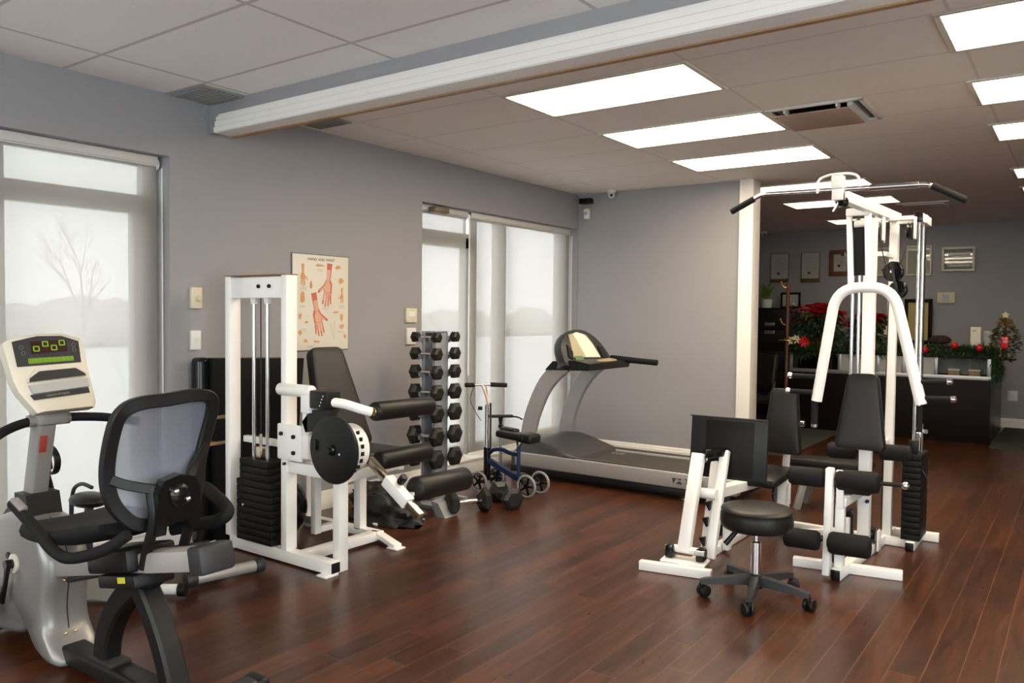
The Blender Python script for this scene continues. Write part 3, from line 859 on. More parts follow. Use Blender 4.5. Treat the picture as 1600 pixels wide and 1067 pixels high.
# range-of-motion arm: white cylinder, black gearbox, bent arm and thigh roller
a = MB().cyl((.83, 2.985, 1.035), (1.11, 2.985, 1.035), .036, seg=20, bev=.006).build('adjuster_cylinder', white_metal, t)
MB().cyl((.83, 2.985, 1.035), (.815, 2.985, 1.035), .024, seg=8, bev=.003).cyl((.815, 2.985, 1.035), (.800, 2.985, 1.035), .012, seg=8).build('end_bolt', black_plastic, a)
MB().ab((1.045, 2.955, .915), (1.115, 3.02, 1.03), .005).build('clamp_bracket', white_metal, t)
mb = MB().ab((1.115, 2.96, .945), (1.265, 3.06, 1.045), .008)
mb.prism([(1.10, .93), (1.27, .945), (1.20, .84), (1.06, .80), (1.03, .86)], (0, 3.05, 0), (1, 0, 0), (0, 0, 1), .07, .006)
g = mb.build('gearbox', black_plastic, t)
for k in range(4): MB().cyl((1.235 - k * .009, 2.96, 1.02 - k * .018), (1.235 - k * .009, 2.955, 1.02 - k * .018), .005, seg=8).build('dot', chrome, g)
MB().tube(smooth([(1.24, 3.0, .985), (1.30, 3.05, .975), (1.355, 3.12, .945), (1.385, 3.175, .925)], 5), .027, 12).build('roller_arm', white_metal, t)
MB().ab((1.03, 2.98, .79), (1.08, 3.06, .93), .005).build('cam_upright', white_metal, t)
def roller(parent, p0, p1, r, m=vinyl, caps=None, name='roller_pad'):
    p0, p1 = Vector(p0), Vector(p1); d = (p1 - p0).normalized()
    L_ = (p1 - p0).length
    e = .018
    prof = [(0, 0), (r * .55, 0), (r * .86, .004), (r, e), (r, L_ - e), (r * .86, L_ - .004), (r * .55, L_), (0, L_)]
    o = MB().lathe(prof, p0, p1 - p0, 28).build(name, m, parent, sharp=60)
    if caps:
        MB().lathe([(0, -.006), (r * .45, -.006), (r * .5, .0), (r * .5, .004), (0, .004)], p0, p1 - p0, 20).build('end_washer', caps, o)
    return o
roller(t, (1.385, 3.19, .925), (1.385, 3.68, .920), .055, vinyl, brass)
roller(t, (1.33, 3.28, .625), (1.33, 3.72, .625), .056, vinyl)
MB().cyl((1.33, 3.20, .625), (1.33, 3.30, .625), .012).build('roller_axle', chrome, t)
# cam disc, wheel and swing arm
d = MB().cyl((1.305, 2.985, .728), (1.305, 2.962, .728), .188, seg=48, bev=.006).build('cam_disc', black_plastic, t)
MB().lathe([(0, 0), (.030, 0), (.028, .012), (.018, .018), (.014, .035), (0, .035)], (1.305, 2.962, .728), (0, -1, 0), 20).build('hub_knob', gloss_black, d)
MB().cyl((1.365, 2.963, .712), (1.365, 2.957, .712), .007, seg=10).build('bolt', chrome, d)
MB().ab((1.165, 2.952, .715), (1.18, 2.964, .775), .002).build('stop_lug', gloss_black, d)
w = MB().cyl((1.285, 3.03, .722), (1.285, 3.135, .722), .136, seg=48, bev=.008).build('range_wheel', white_metal, t)
mb = MB()
for k in range(7):
    a = R(-58 + k * 17)
    mb.bar((1.285 + .1375 * cos(a), 3.065, .722 + .1375 * sin(a)), (1.285 + .1375 * cos(a), 3.085, .722 + .1375 * sin(a)), .010, .022, .001)
mb.build_each('slot', black_plastic, w)
MB().cyl((1.36, 3.031, .765), (1.36, 3.022, .765), .011, seg=10).build('bolt', black_plastic, w)
MB().lathe([(.060, 0), (.064, .003), (.060, .006)], (1.335, 3.03, .70), (0, -1, 0), 24).build('scale_ring', grey_ink, w)
MB().cyl((1.285, 2.99, .722), (1.285, 3.05, .722), .045, seg=20).build('axle', white_metal, t)
s0, s1 = Vector((1.385, 3.16, .66)), Vector((1.775, 3.16, .395))
arm = MB().bar(s0, s1, .042, .042, .004).build('swing_arm', bronze_steel, t)
dd = (s1 - s0)
MB().bar(s0 + dd * .36, s0 + dd * .78, .062, .066, .006).build('sliding_sleeve', white_metal, t)
kb = s0 + dd * .52 + Vector((.035, 0, .035))
MB().cyl(kb, kb + Vector((.035, 0, .04)), .022, seg=12, bev=.005).build('pull_knob', black_plastic, t)
MB().bar(s0 + dd * .70, s0 + dd * .70 + Vector((.0, .12, .03)), .03, .02, .003).build('roller_bracket', white_metal, t)
roller(t, (1.665, 3.225, .515), (1.665, 3.68, .505), .068, vinyl)

# black cabinet behind the tower
t = thing('storage_cabinet', 'large black cabinet with glossy rounded edge standing behind the white weight tower', 'cabinet', (.12, 3.25, 0))
MB().prism([(3.02, 0), (3.60, 0), (3.70, 1.16), (2.99, 1.185)], (.03, 0, 0), (0, 1, 0), (0, 0, 1), .15, .01).build('body', black_plastic, t)
MB().ab((.03, 2.91, 0), (.13, 3.0, 1.19), .03, 4).build('side_post', gloss_black, t)
for z in (.80, .635): MB().ab((.13, 2.95, z), (.19, 3.10, z + .022), .004).build('shelf_edge', tan_wood, t)
t = thing('exercise_ball', 'round glossy black object on the floor behind the white weight tower', 'ball', (.32, 3.42, 0))
MB().sph((.39, 3.33, .20), (.15, .19, .20), 28, 18).build('ball', gloss_black, t)

# ================================================================== RECUMBENT BIKE
t = thing('recumbent_bike', 'silver and black recumbent exercise bike with mesh-back seat in the left foreground', 'exercise bike', (1.5, 1.62, 0))
# fairing: lofted sections across Y
def housing_outline(grow=0.0, kk=1.0):
    pts = [(.56, .08), (.70, .045), (.92, .075), (1.03, .115), (1.10, .055), (1.17, .015), (1.26, .012), (1.245, .06), (1.18, .14), (1.165, .24), (1.185, .36),
           (1.17, .46), (1.11, .545), (1.02, .585), (.90, .60), (.78, .585), (.66, .53), (.56, .44), (.50, .30), (.50, .17)]
    c = (.87, .32)
    return [((p[0] - c[0]) * (1 + grow) + c[0], (p[1] - c[1]) * (1 + grow) + c[1]) for p in pts]
mb = MB(); secs = []
for (yy, g) in ((1.520, -.13), (1.528, -.06), (1.548, -.012), (1.575, 0), (1.618, .004), (1.622, .004), (1.665, 0), (1.692, -.012), (1.712, -.06), (1.72, -.13)):
    o2 = smooth([(p[0], yy, max(p[1], .004)) for p in housing_outline(g)], 3, closed=True)
    secs.append(o2)
mb.loft(secs)
hs = mb.build('fairing', silver_paint, t, sharp=70)
mb = MB(); mb.tube([(p[0], 1.62, p[1]) for p in [(q.x, q.z) for q in smooth([(p[0] * 1.0, 0, p[1]) for p in housing_outline(.006)][8:14], 4)]], .0022, 6)
mb.build('seam', black_plastic, hs)
for z, x in ((.35, 1.188), (.125, 1.195)):
    for yy in (1.60, 1.64): MB().sph((x, yy, z), .0065, 8, 6).build('screw', brass, hs)
MB().cyl((.865, 1.522, .415), (.865, 1.512, .415), .014, seg=12).build('screw', dark_plastic, hs)
cr = MB().cyl((.92, 1.525, .39), (.92, 1.510, .39), .042, seg=24, bev=.003).build('crank_boss', champagne, t)
MB().bar((.92, 1.495, .40), (.875, 1.485, .215), .028, .016, .005, (0, 1, 0)).cyl((.92, 1.515, .39), (.92, 1.48, .39), .02, seg=14).build('crank_arm', gloss_black, t)
pd = MB().box((.80, 1.43, .20), (.10, .10, .03), rotm(0, 20, 0), .008).build('pedal', black_plastic, t)
MB().tube(smooth([(.86, 1.38, .20), (.80, 1.38, .27), (.74, 1.40, .24), (.74, 1.46, .24), (.80, 1.48, .27), (.85, 1.48, .21)], 4), .012, 8, flat=.5).build('toe_strap', black_plastic, pd)
pd = MB().box((.70, 1.745, .775), (.03, .055, .09), rotm(0, -15, 0), .008).build('pedal', black_plastic, t)
MB().ribbon(smooth([(.70, 1.745, .82), (.76, 1.745, .845), (.82, 1.745, .80), (.805, 1.745, .74), (.74, 1.745, .72), (.70, 1.745, .745)], 4), .028, .010, (0, 1, 0)).tube(smooth([(.70, 1.745, .74), (.74, 1.745, .67), (.71, 1.745, .645), (.68, 1.745, .68)], 4, True), .006, 6, True).build('toe_strap', black_plastic, pd)
MB().bar((.90, 1.745, .42), (.70, 1.745, .75), .022, .016).build('crank_arm', gloss_black, t)
# neck boot, mast
mb = MB()
mb.prism([(.60, .48), (1.0, .48), (.975, .58), (.90, .655), (.83, .655), (.70, .58)], (0, 1.665, 0), (1, 0, 0), (0, 0, 1), .09, .018, 3)
mb.build('neck_boot', dark_plastic, t)
mb = MB(); mb.prism([(.855, .50), (1.01, .50), (.958, .682), (.850, .682)], (0, 1.69, 0), (1, 0, 0), (0, 0, 1), .14, .016, 3); mb.build('boot_collar', black_plastic, t)
mast = MB().bar((.875, 1.62, .62), (.985, 1.62, 1.04), .075, .085, .014, (1, 0, 0), 3).build('console_mast', grey_paint, t)
MB().box((1.012, 1.60, .905), (.006, .028, .075), rotm(0, 14.6, 0), .001).build('warning_label', red_label, mast)
MB().ab((.93, 1.575, .985), (1.03, 1.70, 1.045), .012).cyl((.985, 1.55, 1.005), (.985, 1.72, 1.005), .026, seg=16).build('bar_clamp', grey_paint, t)
MB().tube(smooth([(1.24, 1.18, .89), (1.14, 1.30, .925), (1.02, 1.44, .975), (.985, 1.56, 1.003), (.985, 1.70, 1.008), (1.0, 1.86, .995), (1.10, 1.98, .97)], 5), .020, 12).build('handlebar', foam, t)
# console
cu, cv = Vector((0, 1, 0)), Vector((-.28, 0, .96)).normalized()
cn = cu.cross(cv)
CO = Vector((1.095, 1.63, 1.055))
def cpt(a, b, h=0): return CO + cu * a + cv * b + cn * h
sh = [(-.12, .0), (.155, .0), (.17, .03), (.155, .16), (.145, .318), (.06, .340), (-.05, .340), (-.155, .315), (-.185, .30), (-.17, .12), (-.15, .06)]
sh = [(-.085, -.005), (.150, .0), (.162, .025), (.150, .15), (.136, .315), (.06, .338), (-.05, .338), (-.150, .318), (-.182, .300), (-.160, .14), (-.145, .09)]
sh2 = [(-.06, .0), (.135, .005), (.147, .03), (.137, .15), (.122, .305), (.05, .33), (-.05, .33), (-.140, .31), (-.155, .29), (-.125, .14), (-.11, .09)]
mb = MB(); mb.loft([[cpt(p[0] * .9, p[1] * .92 + .01, -.085) for p in sh], [cpt(p[0], p[1], -.06) for p in sh], [cpt(p[0], p[1], -.008) for p in sh], [cpt(*p, 0) for p in sh2]])
cs = mb.build('console', champagne, t)
mb = MB(); mb.prism([(-.142, .195), (.118, .205), (.120, .300), (.05, .326), (-.05, .326), (-.150, .303)], cpt(0, 0, .0), cu, cv, .004, .001); mb.build('face_panel', dark_plastic, cs)
mb = MB(); mb.prism([(-.080, .248), (.066, .256), (.066, .308), (-.080, .302)], cpt(0, 0, .004), cu, cv, .002); mb.build('display', lcd_dark, cs)
def zero(a, b, w, h, th, m):
    mb = MB()
    for (p, q) in (((-w, -h), (w, -h)), ((w, -h), (w, h)), ((w, h), (-w, h)), ((-w, h), (-w, -h))):
        mb.bar(cpt(a + p[0], b + p[1], .007), cpt(a + q[0], b + q[1], .007), th, .001, 0, cn)
    return mb
for a, b in ((-.060, .270), (-.022, .290), (.012, .273), (.047, .294)): zero(a, b, .0105, .010, .0042, 0).build('digit', lcd_green, cs)
mb = MB(); mb.prism([(-.098, .205), (.088, .213), (.088, .234), (-.098, .229)], cpt(0, 0, .004), cu, cv, .0015); kp = mb.build('key_strip', key_green, cs)
for k in range(10): zero(-.086 + k * .0185, .2175 + k * .0007, .005, .0055, .0018, 0).build('key', lcd_green, kp)
for a, b in ((-.118, .278), (-.113, .252), (.096, .284), (.096, .262)):
    MB().lathe([(.0075, 0), (.0085, .001), (.0075, .002)], cpt(a, b, .004), cn, 14).build('round_key', grey_ink, cs)
mb = MB(); mb.prism([(-.115, .125), (.128, .140), (.128, .155), (.095, .19), (-.075, .182), (-.115, .14)], cpt(0, 0, .0), cu, cv, .012, .003); mb.build('book_rest', champagne, cs)
mb = MB(); mb.prism([(-.108, .126), (.126, .142), (.122, .152), (.085, .178), (-.065, .170), (-.105, .142)], cpt(0, 0, .012), cu, cv, .003, .001); mb.build('book_rest_recess', dark_plastic, cs)
mb = MB(); mb.prism([(-.100, .075), (.132, .092), (.130, .130), (-.112, .112)], cpt(0, 0, .0), cu, cv, .018, .006); mb.build('shelf_lip', mat('console_shelf', (.42, .42, .42), .4, noise=.02), cs)
mb = MB(); mb.prism([(-.095, .050), (.135, .066), (.132, .090), (-.108, .072)], cpt(0, 0, .0), cu, cv, .006, .001); mb.build('name_band', dark_plastic, cs)
text_mesh('name', 'VISION FITNESS', .014, grey_ink, cs, cpt(.0, .068, .0065), (cu + cv * .07), cv, .0003)
# seat rail beam
ra, rb = Vector((1.17, 1.62, .405)), Vector((2.18, 1.62, .625))
MB().bar(ra, rb, .11, .075, .008, (0, 0, 1)).build('seat_rail', tread_silver, t)
MB().bar(ra + Vector((.1, 0, -.035)), rb + Vector((-.2, 0, -.045)), .10, .02, .004).build('rail_guard', black_plastic, t)
MB().bar(rb + Vector((-.02, 0, -.004)), rb + Vector((.06, 0, .013)), .135, .098, .012).build('rail_end_cap', dark_plastic, t)
cg = MB().box((1.68, 1.62, .535), (.30, .20, .085), rotm(0, -12, 0), .015).build('seat_carriage', black_plastic, t)
MB().box((1.80, 1.5155, .495), (.05, .003, .022), rotm(0, -12, 0)).build('caution_label', yellow_label, cg)
MB().bar((1.62, 1.60, .45), (1.88, 1.60, .50), .16, .05, .01).build('carriage_base', black_plastic, t)
# cushion
mb = MB(); secs = []
for k in range(9):
    q = k / 8; x = 1.18 + .60 * q; w = .21 + .03 * sin(pi * q); z = .575 + .105 * q + .02 * (1 - q) ** 3 - .02 * sin(pi * q)
    th = .075 if 0 < k < 8 else .045
    if k in (0, 8): w *= .86
    ring = []
    for a in range(16):
        an = 2 * pi * a / 16
        cxs = math.copysign(abs(cos(an)) ** .45, cos(an)); szs = math.copysign(abs(sin(an)) ** .6, sin(an))
        ring.append((x, 1.62 + w * cxs, z + th / 2 * szs + .018 * abs(cxs) ** 3))
    secs.append(ring)
mb.loft(secs); mb.build('seat_cushion', foam, t, sharp=60)
# backrest frame and mesh
def bk(a, b, h=0):   # a across (y), b up along the backrest
    # lower back pushed out, slight lumbar curve
    x = 1.86 + .055 * (max(b, 0) / .45) ** 1.2 + .03 * sin(pi * b / .45) * -1
    return Vector((x + h, 1.635 + a, .725 + b))
out = [(-.185, .10), (-.195, .20), (-.185, .33), (-.165, .395), (-.11, .425), (0, .432), (.11, .44), (.175, .425), (.195, .375), (.185, .28), (.165, .17), (.15, .06), (.10, .0), (0, -.025), (-.09, -.02), (-.15, .03)]
mb = MB(); mb.ribbon(smooth([bk(*p) for p in out], 4, True), .034, .048, (1, 0, 0), True)
bf = mb.build('backrest_frame', black_plastic, t, sharp=40)
mb = MB(); mb.ribbon(smooth([bk(-.19, .16, .01), bk(-.14, .135, .025), (1.905, 1.56, .84), (1.91, 1.63, .825), (1.905, 1.71, .84), bk(.13, .17, .025), bk(.185, .24, .01)], 5), .022, .036, (1, 0, 0)); mb.build('lumbar_bar', black_plastic, bf)
mb = MB()
nY, nZ = 12, 14
poly = smooth([Vector((p[0], p[1], 0)) for p in out], 4, True)
ctr = mb.bm.verts.new(bk(0, .2, -.004)); prev = None; rings = []
for s in (.33, .66, 1.0):
    rings.append([mb.bm.verts.new(bk(p.x * s, .2 + (p.y - .2) * s, -.004)) for p in poly])
n = len(poly)
for k in range(n):
    mb.bm.faces.new((ctr, rings[0][k], rings[0][(k + 1) % n]))
    for a, b in ((0, 1), (1, 2)):
        mb.bm.faces.new((rings[a][k], rings[b][k], rings[b][(k + 1) % n], rings[a][(k + 1) % n]))
mb.build('backrest_mesh', mesh_m, bf, sharp=80, fix=False)
# bracket
mb = MB(); mb.prism([(-.085, -.075), (-.05, -.075), (-.045, -.035), (.045, -.035), (.05, -.075), (.085, -.075), (.085, .08), (.06, .125), (0, .14), (-.06, .125), (-.085, .08)], (1.905, 1.655, .745), (0, 1, 0), (.05, 0, 1), .045, .018, 3)
bb = mb.build('backrest_bracket', gloss_black, t)
MB().sph((1.957, 1.655, .805), (.014, .04, .045)).build('bracket_boss', gloss_black, bb)
for a, b in ((-.022, .015), (.024, -.02)): MB().sph((1.968, 1.655 + a, .81 + b), .011, 10, 8).build('bolt', chrome, bb)
for yy in (1.575, 1.725): MB().tube(smooth([(1.90, yy, .84), (1.915, yy, .72), (1.87, yy, .60), (1.85, yy, .535)], 4), .020, 10).build('bracket_post', black_plastic, t)
# side handles
sh_ = MB().tube(smooth([(1.30, 1.36, .735), (1.40, 1.36, .700), (1.50, 1.365, .655), (1.60, 1.37, .605), (1.70, 1.385, .590), (1.86, 1.42, .64), (1.95, 1.46, .70)], 6), .021, 12).build('side_handle', foam, t)
MB().bar((1.31, 1.36, .752), (1.395, 1.36, .724), .030, .02, .006).build('pulse_plate', mat('pulse_plate', (.45, .42, .42), .3, .6, noise=.03), sh_)
MB().tube(smooth([(1.62, 1.88, .74), (1.72, 1.895, .765), (1.82, 1.90, .735), (1.905, 1.89, .695), (1.87, 1.87, .655), (1.74, 1.85, .62), (1.66, 1.80, .60)], 6), .026, 12).build('side_handle', foam, t)
# legs and base
def arcpts(P, n=5): return smooth(P, n)
MB().ribbon(arcpts([(1.83, 1.62, .50), (1.72, 1.62, .43), (1.60, 1.62, .33), (1.515, 1.62, .20), (1.49, 1.62, .075)]), .075, .092, (0, 1, 0)).build('front_leg', black_plastic, t)
MB().ribbon(arcpts([(1.74, 1.62, .47), (1.84, 1.62, .36), (1.93, 1.62, .22), (2.00, 1.62, .05)]), .085, .075, (0, 1, 0)).build('rear_leg', black_plastic, t)
mb = MB().bar((1.20, 1.62, .052), (2.06, 1.62, .052), .105, .07, .014, (0, 0, 1), 3); mb.build('base_beam', black_plastic, t)
MB().bar((1.43, 1.62, .094), (1.60, 1.62, .094), .09, .02, .006).build('beam_step', dark_plastic, t)
MB().bar((2.07, 1.32, .045), (2.07, 1.90, .045), .09, .06, .02, (0, 0, 1), 3).build('rear_stabilizer', dark_plastic, t)
for yy in (1.315, 1.90): MB().box((2.07, yy, .04), (.11, .06, .075), None, .02, 3).build('stabilizer_cap', black_plastic, t)
MB().bar((.62, 1.35, .045), (.62, 1.89, .045), .08, .06, .02).build('front_stabilizer', dark_plastic, t)

# ================================================================== COMPACT BIKE BEHIND
t = thing('compact_exercise_bike', 'compact white and beige exercise bike partly hidden behind the recumbent bike', 'exercise bike', (.65, 2.2, 0))
MB().tube([(.40, 1.96, .05), (.87, 2.315, .045)], .028, 12).build('base_tube', white_metal, t)
MB().cyl((.87, 2.315, .045), (.90, 2.338, .045), .034, seg=16).build('tube_cap', black_plastic, t)
MB().prism([(-.10, .03), (.16, .005), (.16, .03), (.02, .22), (-.10, .24)], (.58, 2.10, 0), (.86, .51, 0), (0, 0, 1), .09, .01).build('housing', champagne, t)
MB().prism([(-.03, .0), (.18, .0), (.10, .16), (-.03, .22)], (.66, 2.12, .02), (.86, .51, 0), (0, 0, 1), .05, .01).build('side_cover', black_plastic, t)
MB().box((.44, 1.98, .145), (.13, .10, .05), rotm(0, -12, 30), .015).build('foot_pad', mat('pale_blue_pad', (.50, .56, .62), .4, noise=.03), t)
MB().box((.44, 1.98, .105), (.14, .11, .03), rotm(0, -12, 30), .01).build('pad_base', mat('navy_pad_base', (.03, .04, .07), .5, noise=.03), t)
MB().ab((.27, 1.90, .0), (.40, 2.0, .03), .01).build('front_foot', white_metal, t)
mb = MB(); mb.sph((.55, 2.02, .52), (.12, .085, .038), 22, 12); mb.build('saddle', vinyl, t)
MB().bar((.53, 2.02, .12), (.55, 2.02, .49), .035, .035, .006).build('saddle_post', dark_plastic, t)
MB().tube(smooth([(.41, 2.0, .50), (.44, 2.0, .565), (.52, 2.0, .60), (.62, 2.0, .595)], 5), .010, 8).tube([(.41, 2.0, .50), (.405, 2.0, .30)], .012, 8).build('handle_loop', dark_plastic, t)
st = MB().cyl((.80, 2.45, .05), (.87, 2.79, .05), .032, seg=16, bev=.004).build('rear_stabilizer', tread_silver, t)
for (a, b) in (((.789, 2.40, .05), (.80, 2.46, .05)), ((.868, 2.78, .05), (.878, 2.83, .05))): MB().cyl(a, b, .042, seg=16, bev=.008).build('stabilizer_cap', dark_plastic, st)
MB().bar((.84, 2.63, .06), (.72, 2.60, .20), .045, .045, .01).build('rear_strut', champagne, t)
MB().bar((.72, 2.60, .19), (.60, 2.15, .20), .04, .04, .01).build('cross_beam', dark_plastic, t)

# ================================================================== DUMBBELL RACK
t = thing('dumbbell_rack', 'grey vertical dumbbell rack with two upright plates by the glass door', 'rack', (.52, 4.705, 0))
for x, nm in ((.462, 'upright_plate'), (.572, 'upright_plate')):
    mb = MB().ab((x - .006, 4.635, 0), (x + .006, 4.775, 1.345), .002)
    for yy in (4.635, 4.775): mb.ab((x - .016, yy - .006, 0), (x + .016, yy + .006, 1.345), .002)
    mb.build(nm, mat('rack_grey', (.30, .315, .35), .4, .3, noise=.04), t)
MB().ab((.456, 4.64, 1.33), (.578, 4.77, 1.345), .003).ab((.456, 4.66, .30), (.578, 4.75, .32)).build('spacer', MATS['rack_grey'], t)
MB().ab((.34, 4.50, 0), (.70, 4.545, .035), .006).ab((.34, 4.865, 0), (.70, 4.91, .035), .006).ab((.45, 4.545, 0), (.585, 4.865, .03), .004).build('foot', MATS['rack_grey'], t)
ROWZ = [1.300, 1.172, 1.032, .876, .715, .540, .365]
mb = MB()
for z in ROWZ:
    for y in (4.60, 4.81):
        sg = 1 if y < 4.7 else -1
        for x in (.462, .572):
            mb.bar((x, y + sg * .035, z - .035), (x, y - sg * .012, z - .022), .012, .03, .002)
            mb.bar((x, y - sg * .014, z - .03), (x, y - sg * .018, z - .005), .012, .008, .001)
mb.build_each('saddle', MATS['rack_grey'], t)
# hex dumbbell prototype, unit: head radius 1 built at r=.08
def dumbbell_proto():
    t = thing('hex_dumbbell', 'x', 'dumbbell', (0, 0, 0), 'hex dumbbells')
    for s in (-1, 1):
        mb = MB(); r = .080; h = .072
        prof = [(0, 0), (r * .62, 0), (r * .92, .018), (r, .024), (r, h - .020), (r * .92, h - .012), (r * .60, h), (0, h)]
        mb.lathe(prof, (s * (.110 - h / 2), 0, 0), (s, 0, 0), 6)
        mb.build('hex_head', hex_rubber, t, sharp=20)
        mb = None
    MB().lathe([(0, -.085), (.013, -.085), (.0155, -.04), (.017, 0), (.0155, .04), (.013, .085), (0, .085)], (0, 0, 0), (1, 0, 0), 14).build('handle', chrome, t)
    return t
DB = dumbbell_proto(); DBused = [False]
def dumbbell(loc, label, s=1.0, rot=(0, 0, 0), group='dumbbells on the rack'):
    if not DBused[0]: t = DB; DBused[0] = True
    else:
        t = DB.copy(); COL.objects.link(t)
        for ch in DB.children:
            c = ch.copy(); COL.objects.link(c); c.parent = t
    t.location = loc; t.scale = s if isinstance(s, tuple) else (s, s, s); t.rotation_euler = rot
    t['label'] = label; t['group'] = group
    return t
ordn = ['topmost', 'second from the top', 'third from the top', 'fourth from the top', 'fifth from the top', 'sixth from the top', 'lowest of seven']
SZ = [.56, .68, .76, .86, .94, 1.0, 1.0]
for k, z in enumerate(ROWZ):
    s = SZ[k]
    dumbbell((.52, 4.60, z), 'black hex dumbbell, both heads visible, left stack on rack, %s' % ordn[k], (.92 + .08 * s, s, s))
    dumbbell((.52, 4.815, z + .002), 'black hex dumbbell, one head visible, right stack on rack, %s' % ordn[k], (.92 + .08 * s, s, s))
dumbbell((.93, 4.62, .082), 'large hex dumbbell lying on the floor under the lowest black roller, chrome handle showing', 1.18, (R(30), 0, R(62)), 'large dumbbells on the floor')
dumbbell((1.02, 4.97, .080), 'large hex dumbbell on the floor nearest the grey scooter wheels', 1.15, (R(0), 0, R(150)), 'large dumbbells on the floor')

# black bag heap
t = thing('sports_bag', 'collapsed black nylon bag lying on the floor behind the leg machine', 'bag', (.55, 4.15, 0))
rnd = random.Random(11)
from mathutils import noise as mnoise
def lump(c, r, seed, amp=.25, seg=36, rg=24):
    mb = MB(); mb.sph((0, 0, 0), 1.0, seg, rg)
    for v in mb.bm.verts:
        p = v.co.copy(); k = 1 + amp * mnoise.noise(p * 1.6 + Vector((seed, 0, 0))) + amp * .5 * mnoise.noise(p * 4 + Vector((0, seed, 0)))
        q = Vector((p.x * r[0] * k, p.y * r[1] * k, p.z * r[2] * k)) + Vector(c)
        q.z = max(q.z, .004); v.co = q
    return mb
lump((.57, 4.12, .04), (.34, .19, .15), 3.0, .55).build('bag_body', cloth_black, t, sharp=70)
lump((.42, 4.16, .13), (.19, .13, .10), 8.0, .5).build('bag_flap', cloth_black, t, sharp=70)
MB().ribbon(smooth([(.62, 4.02, .06), (.74, 3.98, .03), (.82, 4.04, .02), (.80, 4.16, .03), (.70, 4.20, .09)], 5), .03, .006, (0, 0, 1)).build('strap', cloth_black, t)
MB().box((.66, 3.925, .012), (.035, .014, .02), rotm(20, 0, 20), .003).build('white_tag', white_plastic, t)
MB().box((.845, 4.17, .03), (.09, .02, .012), rotm(0, 0, 30), .003).build('buckle', dull_steel, t)
t = thing('step_block', 'tan wedge block lying on the floor against the white post of the leg machine', 'block', (.22, 4.12, 0))
MB().prism([(0, 0), (.16, 0), (.13, .10), (.02, .13)], (.16, 4.22, 0), (1, 0, 0), (0, 0, 1), .14, .01).build('body', tan_wood, t)
t = thing('step_block', 'grey plastic wedge on the floor between the black bag and the large dumbbells', 'block', (.84, 4.42, 0))
MB().prism([(0, 0), (.09, 0), (.02, .10), (-.05, .11)], (.82, 4.50, 0), (1, 0, 0), (0, 0, 1), .12, .006).build('body', grey_paint, t)

# ================================================================== KNEE SCOOTER
t = thing('knee_scooter', 'dark blue knee scooter with black handlebar grips and grey rear wheels', 'knee scooter', (.75, 5.35, 0))
MB().ribbon(smooth([(.58, 5.33, .25), (.68, 5.33, .21), (.80, 5.33, .165), (.90, 5.33, .13)], 4), .04, .045, (0, 1, 0)).build('frame_tube', blue_paint, t)
MB().tube(smooth([(.57, 5.33, .30), (.63, 5.33, .345), (.72, 5.33, .355), (.80, 5.33, .335), (.885, 5.33, .33)], 4), .017, 10).tube([(.885, 5.33, .14), (.885, 5.33, .40)], .016, 10).build('frame_loop', blue_paint, t)
MB().cyl((.56, 5.33, .14), (.56, 5.33, .36), .030, seg=14).build('head_tube', gloss_black, t)
st = MB().tube([(.553, 5.33, .16), (.553, 5.33, .72)], .017, 12).build('steering_column', chrome, t)
MB().tube([(.585, 5.34, .30), (.585, 5.34, .735)], .010, 8).build('rear_column', dark_grey, t)
MB().tube(smooth([(.568, 5.33, .72), (.545, 5.33, .80), (.50, 5.33, .885)], 4), .013, 10).build('stem', mat('pale_stem', (.60, .45, .38), .35, .2, noise=.1), t)
hb = MB().tube([(.43, 5.22, .885), (.50, 5.33, .885), (.60, 5.44, .885)], .010, 8).build('handlebar', dull_steel, t)
MB().cyl((.42, 5.20, .885), (.465, 5.27, .885), .019, seg=12, bev=.004).build('grip', foam, hb)
MB().cyl((.545, 5.385, .885), (.645, 5.49, .878), .019, seg=12, bev=.004).build('grip', foam, hb)
MB().tube(smooth([(.46, 5.27, .87), (.42, 5.27, .76), (.45, 5.30, .66), (.50, 5.32, .58)], 5), .003, 5).tube(smooth([(.52, 5.36, .87), (.54, 5.36, .76), (.53, 5.34, .62)], 5), .003, 5).build('brake_cable', black_plastic, t)
MB().cyl((.53, 5.30, .69), (.50, 5.28, .69), .016, seg=10).build('clamp_knob', black_plastic, t)
kp = MB().box((.80, 5.38, .475), (.30, .14, .060), rotm(0, 4, 0), .024, 3).box((.72, 5.43, .505), (.16, .09, .045), rotm(0, 4, 0), .018, 3).box((.94, 5.40, .465), (.14, .17, .075), rotm(0, 4, 0), .025, 3).build('knee_pad', vinyl, t)
MB().tube([(.86, 5.34, .44), (.88, 5.33, .39), (.92, 5.34, .44)], .012, 8).build('pad_post', chrome, t)
def wheel(c, r, w, parent, name='wheel'):
    c = Vector(c)
    mb = MB(); pts = [c + Vector((r * .90 * cos(2 * pi * k / 28), 0, r * .90 * sin(2 * pi * k / 28))) for k in range(28)]
    mb.tube(pts, r * .13, 8, True, up=(0, 1, 0)); ww = mb.build(name, wheel_grey, parent)
    mb = MB().cyl(c - Vector((0, w * .3, 0)), c + Vector((0, w * .3, 0)), r * .22, seg=14)
    for k in range(5):
        a = 2 * pi * k / 5
        mb.bar(c, c + Vector((r * .82 * cos(a), 0, r * .82 * sin(a))), w * .4, r * .16, .002, (0, 1, 0))
    pts = [c + Vector((r * .78 * cos(2 * pi * k / 24), 0, r * .78 * sin(2 * pi * k / 24))) for k in range(24)]
    mb.tube(pts, r * .05, 6, True, up=(0, 1, 0)); mb.build('hub', gloss_black, ww)
for yy in (5.28, 5.48): wheel((1.0, yy, .093), .093, .04, t, 'rear_wheel')
